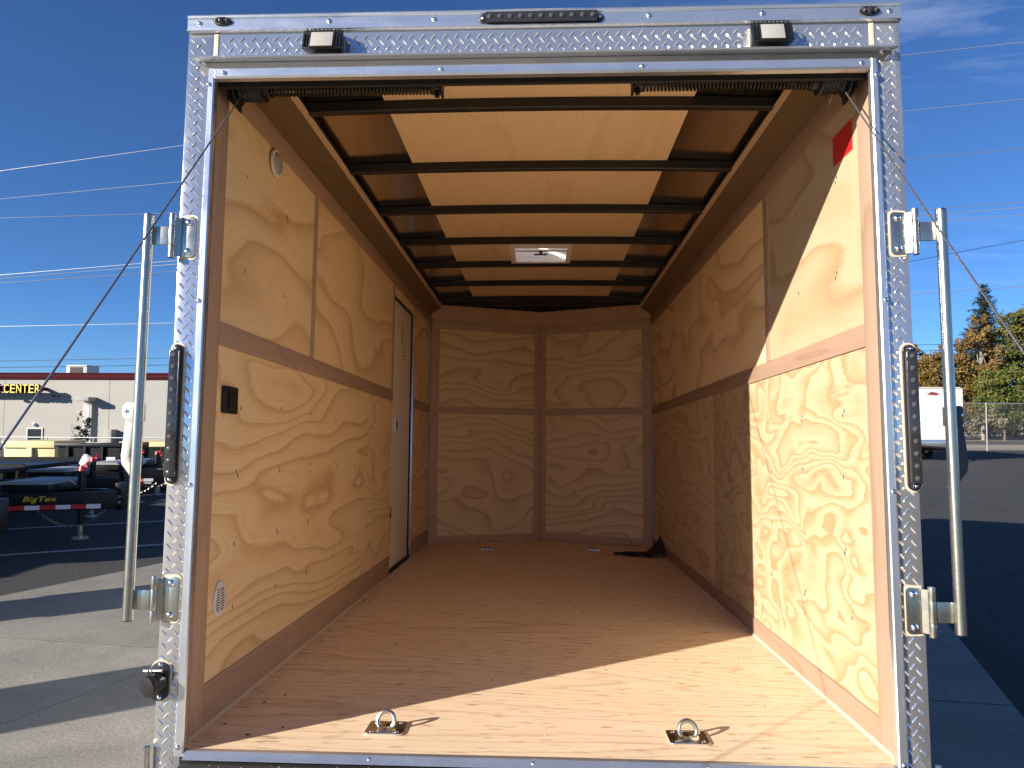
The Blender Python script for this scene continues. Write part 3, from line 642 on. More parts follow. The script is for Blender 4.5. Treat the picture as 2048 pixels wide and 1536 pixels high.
    # threshold
    th = MB().prism([(-.024, -.0170), (-.022, -.0152), (-.006, .0006), (-.003, .0012), (.0113, .0012), (.0113, -.0148), (-.004, -.0148)], 'x', -.969, .969).build('threshold_strip', M['alu'], T, smooth=25)
    for x in (-.45, .0, .47): screw(x, -.013, -.0065, th, (R(-45), 0, 0), .8)
    box('sill_beam', (-1.06, .0465, -.16), (1.06, .10, -.0200), M['black_steel'], T)
    box('sill_plate', (-.984, -.005, -.16), (.984, .0115-.001, -.0150), M['black_steel'], T)
    # little keeper posts at the foot of each corner
    for s in (-1, 1): MB().tube([(s*1.074, -.012, -.14), (s*1.074, -.012, .012)], .0085, 10).build('latch_keeper', M['galv'], T)
rear_frame()

def ramp_door():
    rz = math.atan2(-.46-.0+.0, -1.0)
    root = empty('ramp_door', (0, -.022, -.022)); root.parent = T
    ang = math.asin((ROOT_Z-.035+.055)/1.95)
    root.rotation_euler = (ang, 0, 0)
    box('ramp_panel', (-.965, -1.95, -.040), (.965, -.06, -.012), M['floor'], root, .003)
    box('ramp_skin', (-.97, -1.96, -.060), (.97, -.02, -.0405), M['alu'], root)
    MB().prism([(-.075, -.0115), (-.060, .001), (-.012, .003), (.001, -.006), (-.012, -.03), (-.0595, -.035)], 'x', -.968, .968).build('hinge_gasket', M['rubber'], root)
    b = MB()
    for i in range(170):
        x = random.uniform(-.95, .95); y = random.uniform(-.055, -.008); r = random.uniform(.0008, .0022)
        b.dome((x, y, .0015+.0008*random.random()), (0,0,1), r, r, 5, 2)
    tag(b.build('debris_specks', M['caulk'], root), kind='stuff')
    for s in (-1, 1): box('ramp_edge', (min(s*.966, s*.985), -1.955, -.0400), (max(s*.966, s*.985), -.03, -.008), M['alu'], root, .002)
ramp_door()

def springs():
    for s in (-1, 1):
        g = empty('torsion_spring'); g.parent = T
        y, z = .115, 1.985
        b = MB(); pts = []; turns = 46; xa, xb = .325, .845
        for i in range(turns*9+1):
            a = 2*math.pi*i/9; t = i/(turns*9); pts.append((s*lerp(xa, xb, t), y+.026*math.cos(a), z+.026*math.sin(a)))
        b.tube(pts, .0042, 5).build('coil', M['spring'], g, smooth=60)
        MB().tube([(s*.30, y, z), (s*.965, y, z)], .011, 12).build('shaft', M['black_steel'], g)
        b = MB()
        for i in range(7): b.torus((s*(.882+i*.0095), y, z), (1,0,0), .042-.0006*i, .0048, 22, 6)
        b.tube([(s*.878, y, z), (s*.945, y, z)], .039, 20); b.tube([(s*.950, y, z), (s*.956, y, z)], .054, 22); b.tube([(s*.868, y, z), (s*.875, y, z)], .047, 20)
        b.build('cable_drum', M['black_plastic'], g)
        b = MB().tube([(s*.300, y, z), (s*.33, y, z)], .030, 14).tube([(s*.312, y-.01, z-.02), (s*.312, y-.012, z-.045)], .008, 8); b.box((min(s*.296,s*.304), y-.035, z-.03), (max(s*.296,s*.304), y+.03, z+.06))
        b.build('spring_bracket', M['black_steel'], g, .001)
        MB().tube([(s*.846, y, z), (s*.868, y, z)], .032, 14).build('spring_cone', M['black_steel'], g)
        box('end_bracket', (min(s*.960,s*.9655), y-.05, z-.06), (max(s*.960,s*.9655), y+.05, z+.09), M['black_steel'], g)
        # lift cable down to the ramp corner
        p0 = Vector((s*.925, y-.030, z-.036)); p1 = Vector((s*.974, -1.80, -.40))
        pts = [p0.lerp(p1, i/24)-Vector((0, 0, .012*math.sin(math.pi*i/24))) for i in range(25)]
        MB().tube(pts, .0024, 6).build('lift_cable', M['cable'], g)
springs()

def hinges():
    for s in (-1, 1):
        e = .026 if s < 0 else .022; lm = M['lever_zinc'] if s < 0 else M['lever_dark']
        bar = MB().tube([(s*1.139, -.030, .358), (s*1.139, -.030, 1.520)], .0145, 18, cap=False)
        lb = bar.build('lock_bar', M['galv'], T)
        MB().tube([(s*1.139, -.030, 1.5195), (s*1.139, -.030, 1.5225)], .0142, 18).build('bar_cap', M['black_plastic'], lb)
        MB().tube([(s*1.139, -.030, .3555), (s*1.139, -.030, .3585)], .0142, 18).build('bar_cap', M['black_plastic'], lb)
        for zc in (1.462, .412):
            pts = []
            for cx, cz, a0 in ((1.010+.012, zc-.062+.012, 180), (1.050, zc-.062+.002, 270), (1.050, zc+.060, 0), (1.010+.012, zc+.062-.012, 90)):
                if a0 in (180, 90):
                    for k in range(5): a = R(a0+k*22.5); pts.append((s*(cx+.012*math.cos(a)), cz+.012*math.sin(a)))
                else: pts.append((s*cx, cz))
            h = MB().prism(pts, 'y', -.006, -.0021).build('hinge_plate', M['galv'], T, .0008)
            big = [((x-s*1.03)*1.22+s*1.03, (z-zc)*1.10+zc) for x, z in pts]
            MB().prism(big, 'y', -.0022, -.0004).build('hinge_sealant', M['caulk'], h)
            MB().prism([(s*1.050, -.003), (s*1.064, -.018), (s*1.068, -.014), (s*1.056, -.001)], 'z', zc-.058, zc+.058).build('hinge_knuckle_web', M['galv'], h)
            for z0, z1 in ((zc-.066, zc-.030), (zc-.0295, zc+.0295), (zc+.030, zc+.066)):
                MB().tube([(s*1.072, -.020, z0), (s*1.072, -.020, z1)], .0098, 14).build('hinge_barrel', M['galv'], h, .0008)
            box('hinge_strap', (min(s*1.0825, s*1.128), -.024, zc-.027), (max(s*1.0825, s*1.128), -.018, zc+.027), M['galv'], h, .001)
            for dz in (-.044, .044): screw(s*1.031, -.006, zc+dz, h, None, 1.5)
        # hand lever folded down behind the bar
        y0, y1 = -.014, -.008
        lv = MB().prism([(s*1.130, .966), (s*(1.150+e), .970), (s*(1.164+e), .962), (s*(1.169+e), .946), (s*(1.164+e), .926), (s*(1.150+e), .912), (s*1.130, .914)], 'y', -.020, -.006).build('lever_bracket', lm, lb, .001)
        MB().prism([(s*(1.146+e), .93), (s*(1.169+e), .93), (s*(1.180+e), .815), (s*(1.176+e), .790), (s*1.158, .735), (s*1.140, .742), (s*(1.154+e), .800), (s*(1.157+e), .815)], 'y', y0+.02, y1+.02).build('hand_lever', lm, lb, .001)
        MB().dome((s*(1.155+e), -.0205, .944), (0,-1,0), .006, .004, 10, 3).build('lever_pin', M['zinc'], lv)
        MB().prism([(s*1.146, .735), (s*1.158, .735), (s*1.163, .632), (s*1.150, .632)], 'y', .004, .010).build('lever_keeper', M['black_steel'], lb)
hinges()

def led_lamp(name, cx, cz, half, r, axis, n):
    """long oval lamp: black base, smoked lens, bead for each diode"""
    def outline(h, r, k=8):
        p = []
        for sgn, a0 in ((1, -90), (-1, 90)):
            for i in range(k+1):
                a = R(a0+180*i/k); p.append((sgn*(h-r)+r*math.cos(a), r*math.sin(a)))
        return p
    def place(p): return [(cx+u, cz+v) if axis == 'x' else (cx+v, cz+u) for u, v in p]
    base = MB().prism(place(outline(half, r)), 'y', -.010, -.0003).build(name, M['black_plastic'], T, .0015)
    # body box between the rounded ends
    hb = half-r*1.15; rb = r*.82
    q = [(-hb, -rb), (hb, -rb), (hb, rb), (-hb, rb)]
    MB().prism(place(q), 'y', -.026, -.0102).build('lens', M['smoke_lens'], base, .003)
    for i in range(n):
        u = lerp(-hb+.014, hb-.014, i/(n-1)); c = (cx+u, -.0262, cz) if axis == 'x' else (cx, -.0262, cz+u)
        MB().dome(c, (0,-1,0), .0075, .004, 14, 3).build('diode_bead', M['led_dot'], base)
    for sgn in (-1, 1):
        u = sgn*(half-r*.75); c = (cx+u, -.010, cz) if axis == 'x' else (cx, -.010, cz+u)
        MB().dome(c, (0,-1,0), r*.62, .008, 14, 3).build('lens_end', M['smoke_lens'], base); screw(c[0], -.0175, c[2], base, None, .7)
    return base
led_lamp('brake_light_bar', .0135, 2.1225, .188, .0185, 'x', 11)
for s in (-1, 1):
    tl = led_lamp('tail_light', s*1.046, .9385, .203, .0175, 'z', 11)
    MB().prism([(s*1.046+u, .9385+v) for u, v in [(.0225*math.cos(R(a)), (.1865 if math.sin(R(a)) > 0 else -.1865)+.0225*math.sin(R(a))) for a in range(0, 360, 15)]], 'y', -.0028, -.0003).build('lamp_sealant', M['caulk'], tl)

def clearance_lights():
    for x, z in ((-.955, 2.130), (.973, 2.1255)):
        p = [(x+.030*math.cos(R(a)), z+.0125*math.sin(R(a))*(1 if abs(math.cos(R(a))) < .8 else .9)) for a in range(0, 360, 18)]
        b = MB().prism(p, 'y', -.0165, -.0102).build('clearance_light', M['black_plastic'], T, .0012)
        MB().dome((x, -.0166, z), (0,-1,0), .0105, .009, 14, 4).build('lens', M['smoke_lens'], b)
        for d in (-.016, .016): MB().dome((x+d, -.0166, z), (0,-1,0), .0065, .006, 12, 3).build('diode_bead', M['led_dot'], b)
clearance_lights()

def flood_lights():
    for x0, skew in ((-.634, 1), (.680, -1)):
        g = empty('flood_light', (x0, -.002, 2.0475)); g.parent = T
        w, h, d = .060, .033, .042
        # tapered housing leaning out a little at the bottom
        b = MB().add([(-w*.86,0,-h*.8),(w*.86,0,-h*.8),(w*.86,0,h*.95),(-w*.86,0,h*.95),(-w,-d-.012,-h),(w,-d-.012,-h),(w,-d+.006,h),(-w,-d+.006,h)], [(0,1,2,3),(4,5,6,7),(0,1,5,4),(1,2,6,5),(2,3,7,6),(3,0,4,7)])
        hs = b.build('lamp_housing', M['black_plastic'], g, .003)
        b = MB()
        for i in range(9):
            x = lerp(-w*.8, w*.8, i/8); b.box((x-.0018, -d+.004, h-.002), (x+.0018, -.006, h+.0045))
        b.build('cooling_fins', M['black_plastic'], g)
        n = Vector((0, -1, -.29)).normalized()
        def F(u, v, t):
            y = lerp(-d-.012, -d+.006, (v/h+1)/2); return (u, y-t, v)
        def panel(name, u, v0, v1, t0, t1, mat, bev):
            vs = [F(-u,v0,t0),F(u,v0,t0),F(u,v1,t0),F(-u,v1,t0),F(-u,v0,t1),F(u,v0,t1),F(u,v1,t1),F(-u,v1,t1)]
            return MB().add(vs, [(0,1,2,3),(4,5,6,7),(0,1,5,4),(1,2,6,5),(2,3,7,6),(3,0,4,7)]).build(name, mat, g, bev)
        panel('lens_bezel', w*.64, -h*.95, h*.78, .0002, .004, M['black_steel'], .001)
        panel('lens', w*.55, -h*.86, h*.66, .0042, .0062, M['frost_lens'], .001)
        for sx in (-1, 1):
            for k in (0, 1):
                x = sx*(w*.74+k*.009); vs = [F(x-.0016,-h*.85,.0003),F(x+.0016,-h*.85,.0003),F(x+.0016,h*.55,.0003),F(x-.0016,h*.55,.0003),F(x-.0016,-h*.85,.004),F(x+.0016,-h*.85,.004),F(x+.0016,h*.55,.004),F(x-.0016,h*.55,.004)]
                MB().add(vs, [(0,1,2,3),(4,5,6,7),(0,1,5,4),(1,2,6,5),(2,3,7,6),(3,0,4,7)]).build('bezel_rib', M['black_plastic'], g)
        MB().box((-w*.95, -.004, -h*.9), (w*.95, -.0005, h*1.02)).build('mounting_sealant', M['caulk'], g, .001)
flood_lights()

def socket():
    x, z = -1.050, .186
    p = [(x+.027*math.cos(R(a)), z+(.027 if math.sin(R(a)) >= 0 else -.027)+.026*math.sin(R(a))) for a in range(0, 360, 15)]
    s = MB().prism(p, 'y', -.010, -.0004).build('power_socket', M['black_plastic'], T, .0015)
    MB().prism([(x+.0290*math.cos(R(a)), z+(.031 if math.sin(R(a)) >= 0 else -.022)+.028*math.sin(R(a))) for a in range(0, 360, 15)], 'y', -.0026, -.0003).build('socket_sealant', M['caulk'], s)
    MB().tube([(x, -.008, z), (x-.006, -.035, z-.002)], [.026, .0245], 20).build('socket_barrel', M['black_plastic'], s, .001)
    MB().tube([(x-.006, -.036, z-.002), (x-.013, -.052, z-.004)], [.030, .029], 12).build('socket_lid', M['black_plastic'], s, .002)
    b = MB().tube([(x-.035, -.028, z+.034), (x+.018, -.030, z+.036)], .005, 8).torus((x-.02, -.028, z+.034), (1,0,0), .006, .002, 12, 5).torus((x-.01, -.028, z+.034), (1,0,0), .006, .002, 12, 5)
    b.build('lid_hinge', M['galv'], s)
    for dz in (.045, -.043): screw(x+.002, -.0102, z+dz, s, None, .9)
socket()

def running_gear():
    for s in (-1, 1):
        for y in (2.05, 2.85):
            g = empty('wheel', (s*1.16, y, -.22+.02)); g.parent = T
            MB().torus((0,0,0), (1,0,0), .245, .088, 28, 10).build('tyre', M['rubber'], g)
            MB().tube([(-.06,0,0),(.06,0,0)], .185, 24).build('rim', M['galv'], g)
        MB().prism([(1.55,-.10),(1.62,.12),(2.05,.22),(2.85,.22),(3.28,.12),(3.35,-.10),(3.31,-.10),(3.24,.10),(2.84,.19),(2.06,.19),(1.66,.10),(1.59,-.10)], 'x', s*1.06, s*1.29).build('fender', M['tread'], T)
    MB().tube([(-.55, 4.6, -.14), (0, 6.1, -.14)], .04, 8).tube([(.55, 4.6, -.14), (0, 6.1, -.14)], .04, 8).build('tongue', M['black_steel'], T)
    MB().tube([(0, 5.9, .35), (0, 5.9, -.25)], .035, 12).build('jack', M['galv'], T)
running_gear()

# loose black cloth in the far right corner of the trailer floor
def cloth():
    nx, ny = 16, 8; vs = []
    rnd = random.Random(4)
    for j in range(ny+1):
        for i in range(nx+1):
            u, v = i/nx, j/ny
            x = lerp(.60, .985, u); halfw = lerp(.02, .115, min(1, u*1.5)); y = 3.80+.10*u*0+(v-.5)*2*halfw+.02*math.sin(u*7)
            y = lerp(3.90, 3.84, u)+(v-.5)*2*halfw
            z = .008+.012*math.sin(u*9+v*4)**2+.016*(1-abs(v-.5)*2)*math.sin(u*3.0)
            if u > .68: z += ((u-.68)/.32)**1.6*.14*(.35+.65*v)
            vs.append((x, y, z))
    n = nx+1; fs = [(j*n+i, j*n+i+1, (j+1)*n+i+1, (j+1)*n+i) for j in range(ny) for i in range(nx)]
    top = len(vs); vs2 = vs+[(x, y, z-.005) for x, y, z in vs]
    fs2 = fs+[tuple(reversed([k+top for k in f])) for f in fs]
    edge = [i for i in range(nx)] ; loop = [i for i in range(n)]+[j*n+nx for j in range(1, ny+1)]+[ny*n+i for i in range(nx-1, -1, -1)]+[j*n for j in range(ny-1, 0, -1)]
    for a, b in zip(loop, loop[1:]+loop[:1]): fs2.append((a, b, b+top, a+top))
    o = MB().add(vs2, fs2).build('rubber_mat', M['rubber'], None, smooth=60)
    o.matrix_world = TR
    tag(o, 'crumpled black rubber mat in the far right corner of the trailer floor', 'mat')
cloth()

# ------------------------------------------------------------------ the yard: more materials
M['yard_black'] = plain('yard_black_paint', (0.008, 0.008, 0.009), 0.38, 0, 0.3, 6, 0, 0.3)
M['yard_grey'] = plain('yard_grey_lid', (0.30, 0.30, 0.29), 0.45, 0.2, 0.15, 8)
M['tape_red'] = plain('tape_red', (0.50, 0.02, 0.025), 0.35)
M['tape_white'] = plain('tape_white', (0.70, 0.71, 0.72), 0.35)
M['yellow'] = plain('decal_yellow', (0.75, 0.55, 0.02), 0.5)
M['crank_red'] = plain('crank_red', (0.55, 0.02, 0.03), 0.4)
M['chain'] = plain('chain_steel', (0.45, 0.42, 0.36), 0.35, 0.9, 0.3, 50)
M['tarp_white'] = plain('white_bag', (0.80, 0.80, 0.80), 0.4)
M['tan_steel'] = plain('tan_bin_paint', (0.68, 0.55, 0.27), 0.6, 0, 0.10, 2.5)
M['stucco'] = plain('building_wall', (0.37, 0.35, 0.31), 0.85, 0, 0.13, 0.5)
M['maroon'] = plain('maroon_fascia', (0.055, 0.005, 0.008), 0.85, 0, 0.1, 2, 0, 0.1)
M['fascia_line'] = plain('fascia_line', (0.16, 0.06, 0.055), 0.8, 0, 0.1, 2, 0, 0.1)
M['sign_yellow'] = plain('sign_letter_yellow', (0.88, 0.68, 0.10), 0.5)
M['glass_dark'] = plain('door_glass', (0.02, 0.022, 0.026), 0.2)
M['fence_pipe'] = plain('fence_pipe', (0.42, 0.42, 0.41), 0.5, 0.6)
M['fence_mesh'] = plain('fence_dark_mesh', (0.05, 0.05, 0.05), 0.8)
M['unit_grey'] = plain('roof_unit_grey', (0.52, 0.52, 0.47), 0.6)
M['wood_pole'] = plain('pole_wood', (0.16, 0.11, 0.075), 0.9)
M['wire'] = plain('overhead_wire', (0.55, 0.55, 0.55), 0.35, 0.6)
M['wire_dark'] = plain('overhead_cable', (0.02, 0.02, 0.025), 0.6)
M['bark_pale'] = plain('pale_bark', (0.27, 0.24, 0.19), 0.85)
M['bark'] = plain('bark', (0.13, 0.095, 0.065), 0.9)
M['white_trailer'] = plain('white_trailer_skin', (0.80, 0.80, 0.81), 0.35, 0, 0.02)
M['logo_red'] = plain('logo_red', (0.22, 0.03, 0.035), 0.6)

def text_mesh(name, body, height, depth, mat, parent=None, width=None, shear=0.0):
    c = bpy.data.curves.new(name+'_curve', 'FONT'); c.body = body; c.size = 1.0; c.extrude = 0.0; c.shear = shear
    o = bpy.data.objects.new(name+'_tmp', c); COL.objects.link(o)
    bpy.context.view_layer.update()
    me = bpy.data.meshes.new_from_object(o.evaluated_get(bpy.context.evaluated_depsgraph_get()))
    bpy.data.objects.remove(o)
    xs = [v.co.x for v in me.vertices]; ys = [v.co.y for v in me.vertices]
    x0, x1, y0, y1 = min(xs), max(xs), min(ys), max(ys); sy = height/(y1-y0); sx = width/(x1-x0) if width else sy
    bm = bmesh.new(); bm.from_mesh(me)
    r = bmesh.ops.extrude_face_region(bm, geom=list(bm.faces)); vs = [e for e in r['geom'] if isinstance(e, bmesh.types.BMVert)]
    for v in bm.verts: v.co = ((v.co.x-x0)*sx, 0, (v.co.y-y0)*sy)
    for v in vs: v.co.y = -depth
    bmesh.ops.recalc_face_normals(bm, faces=bm.faces)
    bm.to_mesh(me); bm.free(); me.materials.clear(); me.materials.append(mat); me.name = name
    ob = bpy.data.objects.new(name, me); COL.objects.link(ob)
    if parent: ob.parent = parent
    return ob

# ------------------------------------------------------------------ row of black trailers at the left
def dump_trailer(top=1.54, name='dump_trailer'):
    """local frame: coupler tip at the origin, tongue pointing +x"""
    t = empty(name)
    # two tongue beams that meet at the coupler
    for s in (-1, 1):
        a = Vector((-2.0, s*.62, 0)); b = Vector((-.04, s*.075, 0)); n = Vector((0, s, 0))
        d = (b-a).normalized(); n = Vector((-d.y, d.x, 0)); n = n if n.y*s > 0 else -n
        vs = [p+n*t_+Vector((0,0,z)) for z in (.36, .57) for p, t_ in ((a,-.03),(b,-.03),(b,.03),(a,.03))]
        bm_ = MB().add(vs, [(0,1,2,3),(4,5,6,7),(0,1,5,4),(1,2,6,5),(2,3,7,6),(3,0,4,7)]).build('tongue_beam', M['yard_black'], t, .006)
        L_ = (b-a).length
        for k in range(9):
            u0 = L_-.17-k*.155; vs = [a+d*u+n*q+Vector((0,0,z)) for z in (.375, .425) for u, q in ((u0-.15, .0302), (u0, .0302), (u0, .032), (u0-.15, .032))]
            MB().add(vs, [(0,1,2,3),(4,5,6,7),(0,1,5,4),(1,2,6,5),(2,3,7,6),(3,0,4,7)]).build('reflective_strip', M['tape_white'] if k % 2 == 0 else M['tape_red'], bm_, smooth=0)
        if s < 0 and top > 1:
            tx = text_mesh('maker_decal', 'BigTex', .075, .002, M['yellow'], bm_, .34, .25)
            tx.location = a+d*(L_-.96)+n*.031+Vector((0, 0, .452)); tx.rotation_euler = (0, 0, math.atan2(d.y, d.x))
    cp = MB().box((-.075, -.07, .34), (.0, .07, .66)).build('coupler_channel', M['yard_black'], t, .008)
    for z in (.43, .50):
        for s in (-1, 1): MB().torus((-.0375, s*.0705, z), (0,1,0), .021, .006, 16, 6).dome((-.0375, s*.0702, z), (0,s,0), .017, .004, 12, 2).build('channel_bolt', M['galv'], cp)
    j = MB().tube([(-.50, 0, .16), (-.50, 0, .80)], .042, 14).build('jack_post', M['yard_black'], t)
    MB().tube([(-.50, 0, .02), (-.50, 0, .158)], .030, 12).build('jack_leg', M['galv'], j)
    MB().tube([(-.50, 0, 0.0), (-.50, 0, .02)], .09, 14).build('jack_foot', M['yard_grey'], j)
    MB().tube([(-.50, 0, .801), (-.50, 0, .86)], [.045, .03], 12).tube([(-.50, 0, .85), (-.42, -.02, .85), (-.42, -.05, .90)], .012, 8).build('jack_crank', M['crank_red'], j)
    tb = MB().box((-1.20, -.36, .575), (-.68, .36, .665)).build('tool_box', M['yard_black'], t, .008)
    MB().prism([(-1.23, .666), (-.66, .666), (-.66, .676), (-.70, .70), (-1.19, .70), (-1.23, .676)], 'y', -.38, .38).build('tool_box_lid', M['yard_grey'], tb)
    # safety chain sagging under the tongue
    ch = MB(); n = 26; prev = None
    for i in range(n):
        u = i/(n-1); p = Vector((lerp(-.92, -.16, u), -.14, .345-.175*(1-(2*u-1)**2))); 
        du = Vector((.76, 0, -.175*(-2)*(2*u-1)*2*-1)).normalized(); du = Vector((.76, 0, .7*(2*u-1))).normalized()
        ax = Vector((0,1,0)) if i % 2 else Vector((0,1,0)).cross(du)
        ch.torus(p, ax, .012, .0042, 10, 5, stretch=(1.7, 1.0), ref=du)
    tag(ch.build('safety_chain', M['chain'], t), kind='stuff')
    MB().tube([(-.55, .02, .62), (-.62, -.05, .70), (-.80, -.12, .66)], .009, 6).build('cable_lead', M['yard_grey'], t)
    # dump bed
    MB().prism([(-2.0, .62), (-2.0, top-.04), (-2.06, top), (-6.3, top), (-6.3, .62)], 'y', -.80, -.76).build('bed_side', M['yard_black'], t)
    MB().prism([(-2.0, .62), (-2.0, top-.04), (-2.06, top), (-6.3, top), (-6.3, .62)], 'y', .76, .80).build('bed_side', M['yard_black'], t)
    box('bed_front', (-2.05, -.759, .62), (-2.0, .759, top-.04), M['yard_black'], t); box('bed_back', (-6.3, -.759, .62), (-6.26, .759, top-.04), M['yard_black'], t)
    box('bed_floor', (-6.255, -.759, .60), (-2.055, .759, .66), M['yard_black'], t)
    for k in range(7):
        x = -2.3-k*.6
        for s in (-1, 1): box('bed_rib', (x-.04, min(s*.801, s*.85), .62), (x+.04, max(s*.801, s*.85), top-.03), M['yard_black'], t)
    for s in (-1, 1):
        for x in (-4.0, -4.85):
            w = MB().torus((x, s*.68, .34), (0,1,0), .25, .095, 22, 8).build('wheel', M['rubber'], t)
            MB().tube([(x, s*.60, .34), (x, s*.76, .34)], .17, 18).build('rim', M['galv'], w)
    return t
dt = dump_trailer(); ft = dump_trailer(.70, 'flatbed_trailer')  # dt keeps a tall bed, out of view, to shade the asphalt
SPOTS = [(dt, -5.05, 4.62, 4, 'black dump trailer whose tongue pokes in lowest at the left edge of the view'),
         (dt, -4.95, 6.42, 5, 'black dump trailer with yellow lettering on its striped tongue, beside the long hanging chain'),
         (ft, -6.0, 8.25, 2, 'black flatbed trailer just behind the lettered tongue, with a red jack crank'),
         (ft, -6.35, 10.1, 4, 'black flatbed trailer further back, its tongue ending behind the zinc lock bar'),
         (ft, -11.6, 16.0, 3, 'black flatbed trailer farthest back in the row, in front of the tan bins'),
         (ft, -7.0, 11.85, 4, 'black flatbed trailer second behind the white plastic bag, short tongue and red crank'),
         (ft, -9.3, 15.4, 4, 'black flatbed trailer just in front of the black steel bin'),
         (ft, -7.9, 13.6, 5, 'black flatbed trailer whose tongue shows between the lock bar and the tan bins'),
         (dt, -6.3, 2.75, 3, 'black dump trailer added off the edge of the concrete to shade the asphalt, out of view to the left')]  # last one is added unseen, for the shade of its bed
seen = set()
for src, x, y, a, lab in SPOTS:
    o = src if src.name not in seen else copy_tree(src); seen.add(src.name)
    o.location = (x, y, gz(x, y)); o.rotation_euler = (0, 0, R(a))
    tag(o, lab, 'trailer', 'black trailers parked in a row')
M['cabinet_green'] = plain('cabinet_green', (0.07, 0.12, 0.08), 0.5)
def cabinet(x, y, h, lab):  # added out of view to cast the shadow bands on the concrete
    g = empty('added_cabinet', (x, y, 0)); g.rotation_euler = (0, 0, R(35))
    box('cabinet_body', (-.30, -.33, .08), (.30, .33, h), M['cabinet_green'], g, .015); box('cabinet_base', (-.36, -.39, 0), (.36, .39, .08), M['concrete'], g)
    MB().prism([(-.34, h+.001), (.34, h+.001), (.30, h+.06), (-.30, h+.06)], 'y', -.37, .37).build('cabinet_roof', M['cabinet_green'], g)
    box('cabinet_handle', (.301, -.2, h*.5), (.33, -.16, h*.5+.15), M['galv'], g)
    tag(g, lab, 'cabinet', 'added shadow-casting cabinets')
cabinet(-6.05, 1.70, 1.12, 'green cabinet added beside the parked trailers to cast a shadow, out of view to the left')
cabinet(-4.95, -.20, 1.75, 'taller green cabinet added near the ramp to cast a shadow, out of view to the left')

def bag(name, lab, p, r, mat, cat):
    rnd = random.Random(hash(lab) % 1000 if False else len(lab)); b = MB(); n = 10; vs = []; fs = []
    for j in range(7):
        t = j/6
        for k in range(n):
            a = 2*math.pi*k/n; rr = r*math.sin(math.pi*(.12+.80*t))*(1+rnd.uniform(-.25, .2)); vs.append((rr*math.cos(a), rr*.6*math.sin(a), r*2.0*t))
    for j in range(6):
        for k in range(n): fs.append((j*n+k, j*n+(k+1)%n, (j+1)*n+(k+1)%n, (j+1)*n+k))
    fs += [tuple(range(n)), tuple(range(6*n, 7*n))]
    o = b.add(vs, fs).build(name, mat, None, smooth=50); o.location = p
    return tag(o, lab, cat)
bag('plastic_bag', 'white plastic bag tied over a trailer jack behind the lettered tongue', (-6.62, 8.25, .70), .10, M['tarp_white'], 'bag')
bag('paper_bundle', 'white wrapped bundle resting on a trailer tongue near the lock bar', (-6.9, 10.15, .60), .11, M['tarp_white'], 'bundle')

def tan_bin(x0, x1, y, lab):
    g = empty('waste_bin', ((x0+x1)/2, y, gz((x0+x1)/2, y)))
    w = (x1-x0)/2; H = .64-gz((x0+x1)/2, y); d = 1.5
    b = MB()
    b.add([(-w*.93,-.0,.15),(w*.93,0,.15),(w*.93,d,.15),(-w*.93,d,.15),(-w*.97,-.06,H*.86),(w*.97,-.06,H*.86),(w*.97,d,H*.86),(-w*.97,d,H*.86)], [(0,1,2,3),(4,5,6,7),(0,1,5,4),(1,2,6,5),(2,3,7,6),(3,0,4,7)])
    b.build('bin_body', M['tan_steel'], g, .01)
    box('bin_rim', (-w, -.14, H*.862), (w, d+.05, H), M['tan_steel'], g, .015)
    box('bin_rib', (-.02, -.16, .2), (.16, -.065, H*.861), M['tan_steel'], g, .01)
    for s in (-1, 1): box('bin_foot', (s*w*.8-.1, .1, 0), (s*w*.8+.1, d-.1, .15), M['yard_black'], g)
    return tag(g, lab, 'bin', 'tan steel waste bins')
tan_bin(-18.4, -16.55, 22, 'tan steel waste bin at the left edge, below the building door')
tan_bin(-14.3, -12.3, 22, 'tan steel waste bin half hidden behind the left lock bar')
def dark_bin():
    g = empty('dark_bin', (-14.1, 20.0, gz(-14.1, 20)))
    H = .60-gz(-14.1, 20)
    MB().add([(-.92,0,.2),(.90,0,.2),(.90,1.6,.2),(-.92,1.6,.2),(-1.02,-.05,H),(1.0,-.05,H*1.03),(1.0,1.6,H*1.03),(-1.02,1.6,H)], [(0,1,2,3),(0,1,5,4),(1,2,6,5),(2,3,7,6),(3,0,4,7)]).build('bin_body', M['yard_black'], g)
    box('bin_rim', (-1.06, -.12, H-.06), (1.04, -.0505, H+.03), M['yard_black'], g, .01)
    for x in (-.65, -.1, .45): box('bin_rib', (x-.04, -.12, .2), (x+.04, -.051, H-.061), M['yard_black'], g)
    box('bin_sticker', (.55, -.062, H-.55), (.85, -.0515, H-.38), M['tarp_white'], g); box('bin_sticker', (.10, -.062, H-.50), (.35, -.0515, H-.42), M['tape_white'], g)
    box('bin_rail', (-1.0, -.20, .6), (1.0, -.125, .7), M['yard_grey'], g)
    for s in (-1, 1): box('bin_foot', (s*.7-.1, .1, 0), (s*.7+.1, 1.5, .2), M['yard_black'], g)
    tag(g, 'black steel bin between the two tan bins', 'bin')
dark_bin()

